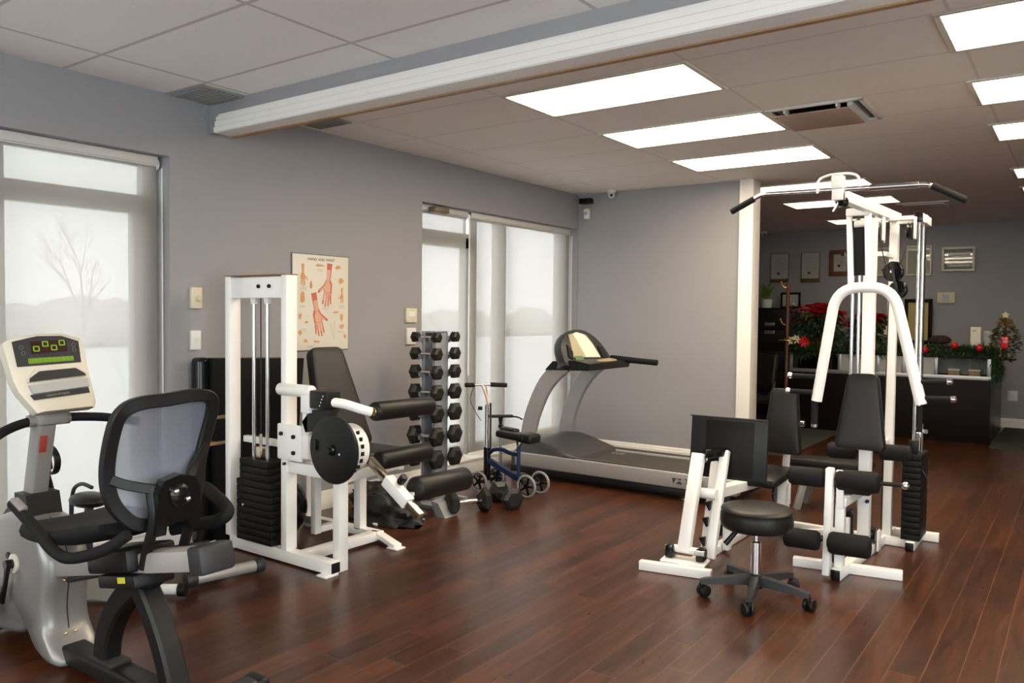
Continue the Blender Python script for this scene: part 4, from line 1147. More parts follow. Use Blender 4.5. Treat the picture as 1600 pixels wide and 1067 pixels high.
MB().cyl((1.0, 5.27, .093), (1.0, 5.49, .093), .010).bar((.89, 5.33, .14), (1.0, 5.38, .093), .03, .03).build('axle', dark_grey, t)
for yy in (5.22, 5.46): wheel((.56, yy, .085), .085, .04, t, 'front_wheel')
MB().cyl((.56, 5.21, .085), (.56, 5.47, .085), .009).bar((.56, 5.22, .13), (.56, 5.46, .13), .05, .02, .004).bar((.56, 5.34, .09), (.56, 5.34, .15), .03, .03).build('front_fork', gloss_black, t)

# floor pump
t = thing('floor_pump', 'grey floor pump with flat black T handle standing between scooter and treadmill', 'pump', (.42, 5.70, 0))
MB().tube([(.425, 5.70, .06), (.425, 5.70, .50)], .014, 10).build('shaft', dull_steel, t)
MB().lathe([(0, 0), (.05, 0), (.05, .02), (.03, .05), (.022, .10), (0, .10)], (.425, 5.70, .0), (0, 0, 1), 16).build('base', black_plastic, t)
MB().cyl((.425, 5.70, .47), (.425, 5.70, .50), .022, seg=14).build('collar', black_plastic, t)
MB().bar((.345, 5.62, .575), (.505, 5.78, .575), .04, .026, .009).tube([(.425, 5.70, .50), (.425, 5.70, .57)], [.012, .024], 10).build('t_handle', black_plastic, t)
MB().tube(smooth([(.50, 5.77, .572), (.545, 5.80, .565), (.58, 5.82, .545)], 4), .007, 8).build('lever', black_plastic, t)
MB().tube(smooth([(.44, 5.70, .10), (.50, 5.66, .14), (.54, 5.62, .08), (.50, 5.56, .03), (.44, 5.58, .03)], 6), .006, 8).build('hose', black_plastic, t)

# ================================================================== TREADMILL
t = thing('treadmill', 'grey treadmill with curved uprights and black console in front of the partition wall', 'treadmill', (1.4, 6.35, 0))
X0, X1, Y0, Y1 = .40, 2.50, 5.95, 6.74
for ya, yb in ((Y0, Y0 + .09), (Y1 - .09, Y1)):
    MB().ab((X0, ya, .095), (X1, yb, .225), .014, 3).build('side_rail', tread_silver, t)
MB().ab((X0 - .05, Y0 + .01, .035), (X1 - .05, Y1 - .01, .095), .01).build('underframe', black_plastic, t)
bt = MB().ab((X0 + .2, Y0 + .09, .185), (X1 - .03, Y1 - .09, .205), .006).build('running_belt', belt_m, t)
text_mesh('belt_lettering', 'TRUE', .075, mat('belt_print', (.36, .36, .35), .7), bt, (1.13, 6.55, .2055), (1, 0, 0), (0, 1, 0), .0004)
MB().ab((X0 + .2, Y0 + .015, .222), (X1 - .02, Y0 + .08, .232), .004).build('step_strip', dark_grey, t)
MB().ab((X0 + .2, Y1 - .08, .222), (X1 - .02, Y1 - .015, .232), .004).build('step_strip', dark_grey, t)
mb = MB(); E_ = (1.962, Y0 - .001, .180)
for P_ in ([(0, 0), (.040, 0), (.012, -.046)], [(.042, 0), (.082, 0), (.082, -.012), (.056, -.012)], [(.034, -.046), (.086, -.046), (.086, -.035), (.070, -.022), (.058, -.022), (.044, -.035)]):
    mb.prism(P_, E_, (1, 0, 0), (0, 0, 1), .001)
mb.build('emblem', ink, t)
text_mesh('name', 'TRUE', .068, ink, t, (2.068, Y0 - .0015, .156), (1, 0, 0), (0, 0, 1), .0005, 'LEFT')
for yy in (Y0 + .05, Y1 - .05): MB().cyl((2.06, yy, 0), (2.06, yy, .02), .035, seg=16, bev=.004).cyl((2.06, yy, .02), (2.06, yy, .06), .012).build('levelling_foot', chrome, t)
# motor hood
hp = [(.36, .06), (.36, .215), (.44, .30), (.53, .345), (.66, .35), (.80, .315), (1.06, .235), (1.08, .20), (.9, .16), (.9, .06)]
mb = MB(); secs = []
for (yy, k) in ((5.962, .82), (5.985, .96), (6.05, 1.0), (6.345, 1.02), (6.64, 1.0), (6.705, .96), (6.728, .82)):
    secs.append([(p[0], yy, .06 + (p[1] - .06) * k) for p in hp])
mb.loft(secs); mb.build('motor_hood', dark_grey, t, sharp=40)
MB().prism([(.62, .10), (1.05, .225), (.93, .235), (.55, .17)], (0, 5.963, 0), (1, 0, 0), (0, 0, 1), .006).build('hood_skirt', mat('slate_plastic', (.045, .05, .065), .5), t)
up = [(.485, .30), (.50, .42), (.535, .56), (.60, .72), (.68, .86), (.78, .97), (.875, 1.045)]
for yy in (6.0, 6.66):
    MB().ribbon(smooth([(p[0] + .03, yy, p[1]) for p in up], 5), .05, .150, (0, 1, 0)).build('upright', tread_silver, t)
# console
ku = Vector((0, 1, 0)); kv = Vector((-.36, 0, .93)).normalized(); kn = ku.cross(kv)
KO = Vector((.98, 6.34, 1.03))
def kp_(a, b, h=0): return KO + ku * a + kv * b + kn * h
dome = [(-.40, .0), (.42, .0), (.40, .06), (.33, .17), (.22, .27), (.06, .335), (-.12, .345), (-.27, .31), (-.37, .24), (-.42, .15), (-.42, .05)]
dome = [tuple(v)[:2] for v in smooth([Vector((a, b, 0)) for a, b in dome], 3, True)]
mb = MB()
c0 = (0, .16)
def dsc(p, k): return (c0[0] + (p[0] - c0[0]) * k, c0[1] + (p[1] - c0[1]) * k)
mb.loft([[kp_(*dsc(p, .80), -.13) for p in dome], [kp_(*dsc(p, .95), -.10) for p in dome], [kp_(*dsc(p, 1.0), -.06) for p in dome], [kp_(*dsc(p, 1.0), -.01) for p in dome], [kp_(*dsc(p, .97), .0) for p in dome]])
tc_ = mb.build('console', dark_plastic, t, sharp=45)
mb = MB(); mb.prism([(-.27, .08), (.20, .06), (.13, .20), (.06, .285), (-.08, .315), (-.24, .295)], kp_(0, 0, 0), ku, kv, .006, .001); mb.build('panel', mat('console_face', (.42, .37, .25), .4, noise=.06, nscale=60), tc_)
mb = MB(); mb.prism([(-.07, .075), (.19, .065), (.115, .20), (.02, .29), (-.11, .315), (-.17, .30)], kp_(0, 0, .006), ku, kv, .003); mb.build('instruction_sheet', paper_m, tc_)
mb = MB(); mb.prism([(-.25, .045), (-.11, .04), (-.13, .085), (-.26, .09)], kp_(0, 0, .006), ku, kv, .003); mb.build('green_key', mat('green_key', (.10, .20, .09), .5), tc_)
mb = MB(); mb.prism([(-.36, .09), (-.30, .06), (-.27, .13), (-.33, .20)], kp_(0, 0, .0), ku, kv, .012, .004); mb.prism([(.23, .06), (.32, .06), (.27, .15), (.20, .17)], kp_(0, 0, .0), ku, kv, .012, .004); mb.build_each('cup_recess', gloss_black, tc_)
MB().prism([(.72, .99), (1.16, 1.0), (1.18, 1.06), (1.02, 1.085), (.80, 1.07)], (0, 6.72, 0), (1, 0, 0), (0, 0, 1), .76, .015).build('accessory_tray', black_plastic, t)
MB().sph((1.10, 6.40, 1.07), (.06, .17, .022), 18, 10).build('tray_pad', mat('tan_tray', (.30, .24, .17), .45, noise=.05), t)
mb = MB().bar((1.0, 6.66, 1.085), (1.30, 6.66, 1.065), .05, .05, .014).build('handrail_bracket', black_plastic, t)
MB().cyl((1.05, 6.66, 1.075), (1.48, 6.66, 1.055), .027, seg=16, bev=.005).build('handrail', foam, t)
MB().bar((.98, 5.99, 1.045), (1.16, 5.99, 1.03), .055, .05, .014).build('handrail', foam, t)

# ================================================================== LEG PRESS STATION
t = thing('leg_press', 'white leg press station with large black footplate, rear seat and padded backrest', 'exercise machine', (2.85, 4.9, 0))
MB().bar((2.556, 4.20, .028), (2.965, 4.275, .028), .05, .052, .004).build('front_foot', white_metal, t)
MB().bar((2.79, 4.27, .027), (2.80, 5.64, .027), .05, .05).build('base_rail', white_metal, t)
MB().bar((2.775, 5.655, .028), (3.555, 5.655, .028), .05, .05).build('rear_crossbar', white_metal, t)
MB().box((2.775, 4.345, .056), (.26, .14, .012), rotm(0, 0, 8), .003).build('mounting_plate', white_metal, t)
for x in (2.685, 2.865):
    q = MB().box((x, 4.355 + (x - 2.77) * .14, .10), (.05, .07, .075), None, .012).build('bearing_block', gloss_black, t)
    MB().cyl((x - .03, 4.34, .115), (x + .03, 4.345, .115), .018, seg=12).build('bolt_cap', dull_steel, q)
MB().cyl((2.68, 4.355, .115), (2.87, 4.365, .115), .022, seg=16).build('pivot_tube', white_metal, t)
MB().bar((2.765, 4.35, .10), (2.765, 4.545, .655), .05, .075, .006, (1, 0, 0)).build('press_arm', white_metal, t)
MB().bar((2.815, 4.54, .06), (2.795, 4.76, .665), .035, .05, .006, (1, 0, 0)).build('press_arm', white_metal, t)
MB().bar((2.875, 4.48, .05), (2.872, 4.70, .665), .042, .055, .006, (1, 0, 0)).build('press_arm', white_metal, t)
cp = MB().bar((2.79, 4.56, .655), (2.87, 4.71, .655), .05, .05, .006).build('link_bracket', gloss_black, t)
MB().cyl((2.80, 4.53, .625), (2.80, 4.55, .625), .02, seg=12).build('bolt', chrome, cp)
for k, z in enumerate((.36, .27, .16)):
    MB().prism([(0, 0), (.035, .01), (.03, -.05)], (2.795, 4.60 - k * .04, z), (1, 0, 0), (0, 0, 1), .03, .003).build('stop_bumper', gloss_black, t)
    MB().bar((2.80, 4.62 - k * .04, z - .03), (2.86, 4.66 - k * .04, z - .03), .03, .045, .004).build('stop_tab', white_metal, t)
# footplate
fp = MB().box((2.875, 4.745, .672), (.475, .035, .375), rotm(-6, 0, 3), .006, 3).build('footplate', black_plastic, t)
MB().box((2.885, 4.729, .672), (.30, .004, .34), rotm(-6, 0, 3), .002).build('backing_sheet', iron, fp)
MB().box((2.875, 4.727, .862), (.475, .012, .008), rotm(-6, 0, 3), .002).build('edge_strip', dark_plastic, fp)
MB().bar((2.83, 4.55, .415), (2.86, 5.55, .355), .075, .06).build('upper_rail', white_metal, t)
MB().cyl((2.78, 4.55, .42), (2.88, 4.55, .42), .032, seg=16).build('rail_pivot', white_metal, t)
MB().ab((2.825, 4.80, .02), (2.865, 4.86, .235), .004).bar((2.80, 4.83, .23), (2.88, 4.83, .20), .05, .012, .003).build('stop_post', white_metal, t)
MB().ab((2.80, 4.81, .10), (2.822, 4.85, .20), .006).build('post_damper', gloss_black, t)
MB().box((2.93, 5.28, .425), (.27, .42, .06), rotm(4, 0, 0), .02, 3).build('seat', vinyl, t)
mb = MB(); tapered_pad(mb, (2.965, 5.50, .545), (2.96, 5.585, .985), .265, .17, (0, -1, .18), (1, 0, 0), .075, .035); mb.build('backrest', vinyl, t, sharp=50)
MB().bar((2.975, 5.57, .38), (2.975, 5.66, .90), .05, .04, .005, (1, 0, 0)).build('backrest_post', white_metal, t)
MB().cyl((3.06, 5.60, .75), (3.09, 5.60, .75), .02, seg=12).build('adjuster_knob', chrome, t)
MB().ab((2.985, 5.36, .05), (3.055, 5.42, .40), .006).build('seat_post', white_metal, t)
MB().cyl((2.97, 5.345, .30), (2.985, 5.345, .30), .055, seg=24, bev=.005).build('pulley', gloss_black, t)
MB().ab((3.06, 5.34, .24), (3.075, 5.37, .38), .003).build('pulley_bracket', white_metal, t)
MB().bar((2.99, 5.40, .03), (3.30, 5.655, .03), .04, .04).build('brace', white_metal, t)

# bench frame behind
t = thing('bench', 'low grey-legged black bench partly hidden behind the leg press and front rollers', 'bench', (3.0, 6.35, 0))
MB().box((3.06, 6.40, .36), (.62, .26, .06), None, .02).build('bench_pad', vinyl, t)
MB().bar((2.80, 6.30, .30), (3.36, 6.30, .30), .04, .035, .005).bar((2.92, 6.30, .29), (2.86, 6.26, .0), .04, .05, .005).bar((3.28, 6.30, .29), (3.34, 6.26, .0), .04, .05, .005).bar((2.92, 6.48, .29), (2.86, 6.52, .0), .04, .05, .005).build('bench_frame', grey_paint, t)

# ================================================================== ROLLING STOOL
t = thing('rolling_stool', 'black round padded stool on chrome post and five-star caster base', 'stool', (3.262, 4.13, 0))
cx, cy = 3.262, 4.13
MB().lathe([(0, .372), (.150, .372), (.172, .376), (.183, .392), (.186, .410), (.185, .448), (.180, .463), (.184, .470), (.176, .482), (.15, .488), (0, .491)], (cx, cy, 0), (0, 0, 1), 56).build('seat', vinyl, t, sharp=60)
MB().lathe([(0, .36), (.07, .36), (.08, .373), (0, .373)], (cx, cy, 0), (0, 0, 1), 24).build('seat_plate', black_plastic, t)
MB().lathe([(0, .12), (.026, .12), (.026, .30), (.018, .302), (.014, .305), (.014, .365), (0, .365)], (cx, cy, 0), (0, 0, 1), 24).build('gas_post', chrome, t)
lv = MB().tube([(cx - .02, cy - .02, .355), (cx - .09, cy - .06, .345)], .005, 8).build('lever', dark_grey, t)
MB().tube([(cx - .085, cy - .057, .347), (cx - .10, cy - .066, .335), (cx - .135, cy - .085, .285)], [.008, .013, .015], 10).build('lever_grip', black_plastic, lv)
MB().lathe([(0, .06), (.038, .06), (.043, .085), (.036, .13), (.028, .135), (0, .135)], (cx, cy, 0), (0, 0, 1), 24).build('hub', black_plastic, t)
for k in range(5):
    a = R(67 + 72 * k); d = Vector((cos(a), sin(a), 0)); s = Vector((-sin(a), cos(a), 0)); c0_ = Vector((cx, cy, 0))
    secs = []
    for (r, z, w, h) in ((.02, .103, .026, .050), (.10, .098, .024, .044), (.20, .090, .021, .034), (.265, .084, .019, .028), (.285, .082, .014, .022)):
        p = c0_ + d * r + Vector((0, 0, z))
        secs.append([p + s * w + Vector((0, 0, -h / 2)), p + s * w * .8 + Vector((0, 0, h / 2)), p - s * w * .8 + Vector((0, 0, h / 2)), p - s * w + Vector((0, 0, -h / 2))])
    mb = MB().loft(secs); leg = mb.build('base_arm', dark_plastic, t)
    p = c0_ + d * .278
    ca_ = R([20, 100, 60, 140, 80][k]); q = Vector((cos(ca_), sin(ca_), 0)); sd = Vector((-sin(ca_), cos(ca_), 0))
    mb = MB().cyl(p + Vector((0, 0, .075)), p + Vector((0, 0, .058)), .013, seg=12)
    cc = p + q * .015 + Vector((0, 0, .031))
    for sg in (-1, 1): mb.cyl(cc + sd * .006 * sg, cc + sd * .026 * sg, .031, seg=20, bev=.005)
    mb.box(cc + Vector((0, 0, .012)), (.03, .02, .035), rotm(0, 0, math.degrees(ca_)), .006)
    mb.build('caster', black_plastic, leg)

# ================================================================== MULTI GYM
t = thing('cable_multi_gym', 'tall white cable multi gym with lat bar, press arms and black weight stack', 'exercise machine', (3.6, 5.2, 0))
rail = MB().bar((3.53, 4.69, .032), (3.60, 5.92, .032), .055, .06).build('base_rail', white_metal, t)
MB().box((3.529, 4.686, .032), (.050, .012, .055), rotm(0, 0, -3), .003).build('end_cap', gloss_black, rail)
MB().bar((3.255, 4.825, .028), (3.835, 4.925, .028), .05, .054).build('front_foot', white_metal, t)
MB().bar((3.60, 5.90, .03), (3.885, 5.92, .03), .05, .056).build('rear_foot', white_metal, t)
MB().bar((3.60, 5.66, .03), (3.77, 5.66, .03), .05, .056).build('cross_foot', white_metal, t)
q = MB().bar((3.765, 5.56, .03), (3.765, 5.92, .03), .05, .056).build('stack_rail', white_metal, t)
MB().ab((3.741, 5.552, .004), (3.789, 5.562, .056), .002).build('end_cap', gloss_black, q)
MB().ab((3.585, 5.65, .05), (3.637, 5.71, 2.155), .006).build('rear_upright', white_metal, t)
MB().ab((3.522, 5.22, .05), (3.590, 5.285, 2.12), .006).build('middle_upright', white_metal, t)
MB().bar((3.545, 4.46, 2.135), (3.612, 5.74, 2.135), .055, .06).build('top_boom', white_metal, t)
MB().bar((3.60, 5.69, 2.115), (3.80, 5.69, 2.115), .05, .05).build('stack_crossbar', white_metal, t)
q = MB().bar((3.765, 5.58, 2.115), (3.765, 5.90, 2.115), .055, .055).build('rod_cap_bar', white_metal, t)
MB().ab((3.740, 5.570, 2.088), (3.790, 5.582, 2.142), .002).build('end_cap', gloss_black, q)
MB().prism([(0, 0), (.12, 0), (0, -.14)], (3.56, 5.65, 2.11), (0, -1, 0), (0, 0, 1), .008).build('gusset', white_metal, t)
for yy in (5.645, 5.80): MB().cyl((3.762, yy, .06), (3.762, yy, 2.09), .0105, seg=14).build('guide_rod', chrome, t)
for k in range(14):
    z = .062 + k * .0395
    MB().ab((3.705, 5.60, z), (3.815, 5.865, z + .037), .004).build('weight_plate', iron, t)
MB().ab((3.735, 5.625, .615), (3.79, 5.665, .70), .006).build('stack_sleeve', black_plastic, t)
MB().cyl((3.79, 5.73, .615), (3.79, 5.73, .80), .012, seg=10).cyl((3.78, 5.70, .76), (3.83, 5.66, .76), .014, seg=8).build('selector_stem', chrome, t)
MB().tube(smooth([(3.815, 5.62, .52), (3.845, 5.62, .46), (3.83, 5.62, .38)], 5), .006, 6).build('pin_cord', black_plastic, t)
MB().tube([(3.79, 5.73, .78), (3.785, 5.73, 2.04)], .003, 6).build('cable', black_plastic, t)
def pulley(c, r, axis=(1, 0, 0), cover=None, w=.03):
    c = Vector(c); ax = Vector(axis).normalized()
    p = MB().lathe([(0, 0), (r * .95, 0), (r, .003), (r * .86, w / 2), (r, w - .003), (r * .95, w), (0, w)], c - ax * w / 2, ax, 28).build('pulley', gloss_black, t)
    MB().lathe([(0, 0), (.011, 0), (.009, .006), (0, .006)], c - ax * (w / 2 + .004), -ax, 12).build('bolt', chrome, p)
    return p
# upper pulleys
pulley((3.675, 5.32, 1.765), .062, (.35, 1, 0)); pulley((3.70, 5.34, 1.655), .055, (.35, 1, 0))
MB().bar((3.675, 5.29, 1.78), (3.70, 5.31, 1.64), .045, .012, .004, (1, 0, 0)).build('pulley_link', dark_plastic, t)
pulley((3.575, 5.36, 2.02), .055); MB().ab((3.60, 5.33, 1.96), (3.612, 5.39, 2.12), .004).build('pulley_bracket', white_metal, t)
pulley((3.735, 5.48, 2.02), .055); MB().ab((3.755, 5.45, 1.97), (3.768, 5.51, 2.10), .010).build('pulley_bracket', white_plastic, t)
MB().bar((3.60, 5.48, 2.10), (3.77, 5.48, 2.10), .04, .02, .004).build('pulley_crossbar', white_metal, t)
pulley((3.56, 4.52, 2.115), .045); 
MB().tube([(3.69, 5.345, 1.72), (3.735, 5.45, 2.0)], .003, 6).tube([(3.64, 5.30, 1.78), (3.58, 5.33, 2.0)], .003, 6).tube([(3.645, 5.36, 1.62), (3.625, 5.40, .15)], .003, 6).tube([(3.56, 4.56, 2.16), (3.58, 5.36, 2.075)], .003, 6).build('cable', black_plastic, t)
# lower pulleys
pulley((3.585, 5.40, .115), .052); MB().ab((3.61, 5.36, .02), (3.622, 5.44, .15), .004).build('pulley_bracket', white_metal, t)
pulley((3.505, 4.80, .12), .055); MB().ab((3.53, 4.77, .03), (3.542, 4.83, .14), .004).build('pulley_bracket', white_metal, t)
MB().tube([(3.54, 4.95, .075), (3.58, 5.36, .075)], .003, 6).build('cable', black_plastic, t)
# press arm (swinging)
ua = [(3.335, 4.955, .98), (3.435, 4.955, 1.655), (3.740, 4.955, 1.66), (3.90, 4.955, 1.0)]
pa = MB().tube(fillet(ua, .13, 8), .031, 16).build('press_arm', white_metal, t, sharp=60)
MB().bar((3.505, 5.0, 1.66), (3.468, 5.08, 2.11), .03, .035).build('arm_link', white_metal, t)
MB().bar((3.605, 5.0, 1.66), (3.572, 5.08, 2.11), .035, .04).build('arm_link', white_metal, t)
MB().ab((3.455, 5.04, 2.085), (3.585, 5.10, 2.13), .008).build('arm_pivot', white_metal, t)
MB().prism([(-.035, 1.735), (.035, 1.735), (.042, 2.0), (.0, 2.07), (-.035, 2.06)], (3.525, 5.13, 0), (1, 0, 0), (0, 0, 1), .06, .014).build('pulley_housing', iron, t)
MB().cyl((3.50, 5.075, 2.04), (3.57, 5.075, 2.04), .022, seg=14).build('pivot_roller', white_plastic, t)
MB().cyl((3.46, 5.03, 1.86), (3.44, 5.03, 1.86), .012, seg=10).build('bolt', gloss_black, t)
def grip(a, b, r=.0145):
    a, b = Vector(a), Vector(b); d = (b - a).normalized()
    g = MB().cyl(a, b, r, seg=14).build('handle_grip', foam, t)
    MB().lathe([(0, -.004), (.016, -.004), (.019, .0), (.019, .018), (.012, .024), (0, .024)], b, d, 14).build('end_cap', chrome, g)
grip((3.355, 4.955, 1.125), (3.185, 4.955, 1.125)); grip((3.335, 4.955, 1.030), (3.175, 4.955, 1.030))
grip((3.875, 4.955, 1.125), (4.03, 4.955, 1.135)); grip((3.895, 4.955, 1.035), (4.05, 4.955, 1.040))
grip((3.325, 4.955, .99), (3.325, 4.955, .84), .019); grip((3.895, 4.955, .99), (3.895, 4.955, .84), .015)
# lat bar
LY = 4.50
lb = MB().tube(fillet([(3.04, LY, 2.125), (3.13, LY, 2.172), (3.55, LY, 2.165), (3.97, LY, 2.158), (4.04, LY, 2.125)], .03, 4), .0125, 12).build('lat_bar', chrome, t)
MB().cyl((3.09, LY, 2.151), (2.955, LY, 2.085), .0175, seg=14, bev=.004).build('bar_grip', foam, lb)
MB().cyl((3.99, LY, 2.148), (4.145, LY, 2.062), .0175, seg=14, bev=.004).build('bar_grip', foam, lb)
MB().cyl((3.70, LY, 2.162), (3.93, LY, 2.158), .0165, seg=14).build('knurled_sleeve', dull_steel, lb)
MB().ab((3.515, LY - .045, 2.165), (3.575, LY + .02, 2.235), .006).build('boom_head', white_metal, t)
MB().tube(fillet([(3.44, LY - .02, 2.15), (3.44, LY - .02, 2.225), (3.50, LY - .02, 2.245), (3.60, LY - .02, 2.245), (3.65, LY - .02, 2.225), (3.65, LY - .02, 2.17)], .03, 4), .007, 8).build('bar_hook', white_metal, t)
MB().tube([(3.545, LY, 2.16), (3.53, LY, 2.10), (3.55, LY, 2.07)], .006, 6).tube([(3.56, LY, 2.12), (3.52, LY, 2.05)], .006, 6).build('carabiner', chrome, t)
MB().sph((3.57, LY + .03, 2.10), (.02, .02, .028), 10, 8).build('cable_stop', gloss_black, t)
# rods left of the middle upright
for x in (3.412, 3.452): MB().cyl((x, 5.46, .70), (x, 5.46, 1.88), .011, seg=12).build('guide_rod', chrome, t)
MB().ab((3.39, 5.44, 1.87), (3.60, 5.48, 1.90), .004).ab((3.39, 5.44, .66), (3.60, 5.48, .70), .004).bar((3.595, 5.46, 1.885), (3.60, 5.66, 1.885), .03, .03).bar((3.595, 5.46, .68), (3.60, 5.66, .68), .03, .03).build('rod_bracket', white_metal, t)
# backrest, seat, rollers
mb = MB(); tapered_pad(mb, (3.562, 5.06, .695), (3.562, 5.125, 1.145), .285, .165, (0, -1, .14), (1, 0, 0), .085, .04); mb.build('backrest', vinyl, t, sharp=50)
MB().bar((3.555, 5.24, .90), (3.56, 5.12, .90), .05, .05).build('backrest_bracket', white_metal, t)
MB().box((3.545, 5.0, .505), (.26, .34, .06), rotm(3, 0, 0), .02, 3).build('seat', vinyl, t)
MB().bar((3.535, 4.75, .435), (3.555, 5.25, .435), .06, .05).ab((3.505, 4.745, .06), (3.555, 4.79, .42), .004).build('seat_frame', white_metal, t)
MB().cyl((3.58, 5.215, .36), (3.58, 5.205, .36), .012, seg=10).build('bolt', blue_paint, t)
MB().bar((3.478, 4.70, .02), (3.482, 4.715, .63), .062, .04, .006, (1, 0, 0)).build('leg_lever', white_metal, t)
MB().bar((3.535, 4.735, .40), (3.53, 4.735, .62), .02, .04, .005, (1, 0, 0)).build('lever_bracket', white_metal, t)
MB().cyl((3.27, 4.75, .556), (3.86, 4.75, .572), .012, seg=12).build('roller_axle', black_plastic, t)
MB().sph((3.865, 4.75, .572), .022, 12, 10).build('axle_ball', chrome, t)
roller(t, (3.245, 4.75, .555), (3.445, 4.75, .560), .055, foam, None, 'foam_roller')
roller(t, (3.510, 4.75, .562), (3.735, 4.75, .568), .060, foam, None, 'foam_roller')
MB().cyl((3.27, 4.69, .215), (3.70, 4.69, .225), .012, seg=12).build('roller_axle', black_plastic, t)
roller(t, (3.25, 4.665, .210), (3.445, 4.665, .215), .056, foam, None, 'foam_roller')
roller(t, (3.495, 4.665, .217), (3.715, 4.665, .224), .062, foam, gloss_black, 'foam_roller')
roller(t, (3.30, 5.385, .625), (3.475, 5.385, .63), .050, foam, None, 'foam_roller')
roller(t, (3.61, 5.385, .645), (3.79, 5.385, .65), .050, foam, None, 'foam_roller')
MB().cyl((3.35, 5.385, .635), (3.70, 5.385, .645), .012).bar((3.56, 5.28, .64), (3.56, 5.39, .64), .04, .03).build('roller_axle', black_plastic, t)
MB().ab((3.44, 5.20, .12), (3.505, 5.23, .30), .006).build('lower_guard', gloss_black, t)
MB().ab((3.465, 5.15, .05), (3.49, 5.20, .25), .004).build('lower_plate', white_metal, t)

# ================================================================== FAR OFFICE AREA
struct(MB().ab((.9, 8.6, 0), (2.10, 12.8, .006)).build('floor', green_carpet))
struct(MB().ab((3.77, 10.62, 0), (XR, 12.8, .006)).build('floor', green_carpet))
# front desk counter
t = thing('reception_desk', 'long dark espresso front desk in the far office area', 'desk', (2.6, 11.5, 0))
MB().ab((1.35, 10.90, 0), (3.745, 10.94, .75), .003).build('front_panel', espresso, t)
MB().ab((3.705, 10.94, 0), (3.745, 12.45, .75), .003).build('side_panel', mat('side_laminate', (.030, .022, .016), .35, noise=.2), t)
MB().ab((1.35, 10.94, .72), (3.705, 12.45, .75), .003).build('worktop', espresso, t)
MB().ab((1.35, 11.35, .0), (1.39, 12.45, .72), .003).build('inner_panel', espresso, t)
# raised display front with glass bays
t = thing('display_counter', 'raised grey-framed display counter with frosted panels along the top of the desk', 'display case', (2.8, 11.1, .75))
al = mat('grey_aluminium', (.36, .36, .37), .35, .6, noise=.03)
mb = MB().ab((1.40, 10.93, .752), (3.745, 10.96, .80), .003)
for x in (1.40, 2.02, 2.48, 2.78, 3.14, 3.70): mb.ab((x, 10.93, .80), (x + .04, 10.96, 1.01), .002)
mb.ab((3.715, 10.96, .752), (3.745, 11.32, 1.01), .002)
mb.build('frame', al, t)
MB().ab((1.40, 10.92, 1.01), (3.745, 11.34, 1.045), .003).build('counter_top', espresso, t)
MB().ab((1.40, 11.30, .752), (3.745, 11.33, 1.01), .003).build('back_panel', espresso, t)
fro = mat('frosted_panel', (.36, .35, .33), .4, noise=.03)
for a, b in ((2.52, 2.78), (2.82, 3.14), (2.06, 2.48)): MB().ab((a, 10.94, .80), (b, 10.95, 1.01)).build('frosted_panel', fro, t)
MB().ab((3.18, 10.942, .80), (3.70, 10.948, 1.01)).build('glass_pane', glass_m, t)
MB().ab((1.44, 10.942, .80), (2.02, 10.948, 1.01)).build('glass_pane', glass_m, t)
MB().ab((3.14, 11.26, .80), (3.70, 11.27, 1.0)).build('bay_backing', mat('grey_backing', (.20, .19, .17), .5), t)  # plain grey board at the back of the glass bay
for k, (x, l) in enumerate(((3.34, 'left pale ornament box inside the glass display bay'), (3.56, 'right pale ornament box inside the glass display bay'))):
    tt = thing('ornament_box', l, 'box', (x, 11.10, .755)); MB().ab((x - .06, 11.06, .755), (x + .06, 11.14, .85), .008).build('box', tan_wood, tt); MB().ab((x - .065, 11.055, .85), (x + .065, 11.145, .87), .004).build('lid', paper_m, tt)
tt = thing('picture_frame', 'small dark framed card standing in the left display bay', 'picture frame', (1.80, 11.0, .755))
MB().ab((1.70, 11.03, .755), (1.92, 11.05, .94), .004).build('frame', espresso, tt); MB().ab((1.74, 11.024, .79), (1.88, 11.031, .90)).build('card', fro, tt)
# garland
t = thing('christmas_garland', 'green Christmas garland with gold sprigs along the desk top', 'garland', (2.6, 11.05, 1.05))
gp = [(1.42, 10.98, 1.09), (1.55, 10.95, 1.0), (1.75, 10.97, 1.07), (2.1, 10.99, 1.09), (2.4, 10.98, 1.05), (2.75, 10.97, 1.12), (2.95, 10.96, 1.10), (3.3, 10.98, 1.09), (3.6, 10.98, 1.10), (3.75, 11.0, 1.05), (3.80, 11.0, .90), (3.78, 11.0, .78)]
G = smooth(gp, 10); rnd = random.Random(5)
mb = MB(); mb.tube(G, .022, 6); mg = MB()
for p in G:
    for k in range(34):
        d = Vector((rnd.uniform(-1, 1), rnd.uniform(-1, .6), rnd.uniform(-.9, 1.0))).normalized()
        mb.leaf(p + Vector((rnd.uniform(-.03, .03),) * 3), d, (0, 0, 1), rnd.uniform(.07, .13), .018, .1)
    for k in range(3):
        d = Vector((rnd.uniform(-1, 1), rnd.uniform(-1, .2), rnd.uniform(-.6, 1))).normalized()
        mg.leaf(p, d, (0, 0, 1), rnd.uniform(.05, .09), .02, .1)
mb.build('needles', green_leaf, t, fix=False); mg.build('gold_sprigs', gold, t, fix=False)
for k, (x, z, n) in enumerate(((3.04, 1.10, 'red Christmas bauble on the garland left of the glass display bay'), (3.36, 1.16, 'red Christmas bauble on the garland above the glass bay, left of the pale card'),
                            (3.62, 1.14, 'red Christmas bauble on the garland right of the pale card'))):
    tt = thing('christmas_bauble', n, 'bauble', (x, 10.90, z), 'red baubles on the garland')
    MB().sph((x, 10.90, z), .042, 18, 12).build('ball', red_ball, tt); MB().cyl((x, 10.90, z + .038), (x, 10.90, z + .055), .010, seg=8).build('cap', gold, tt)
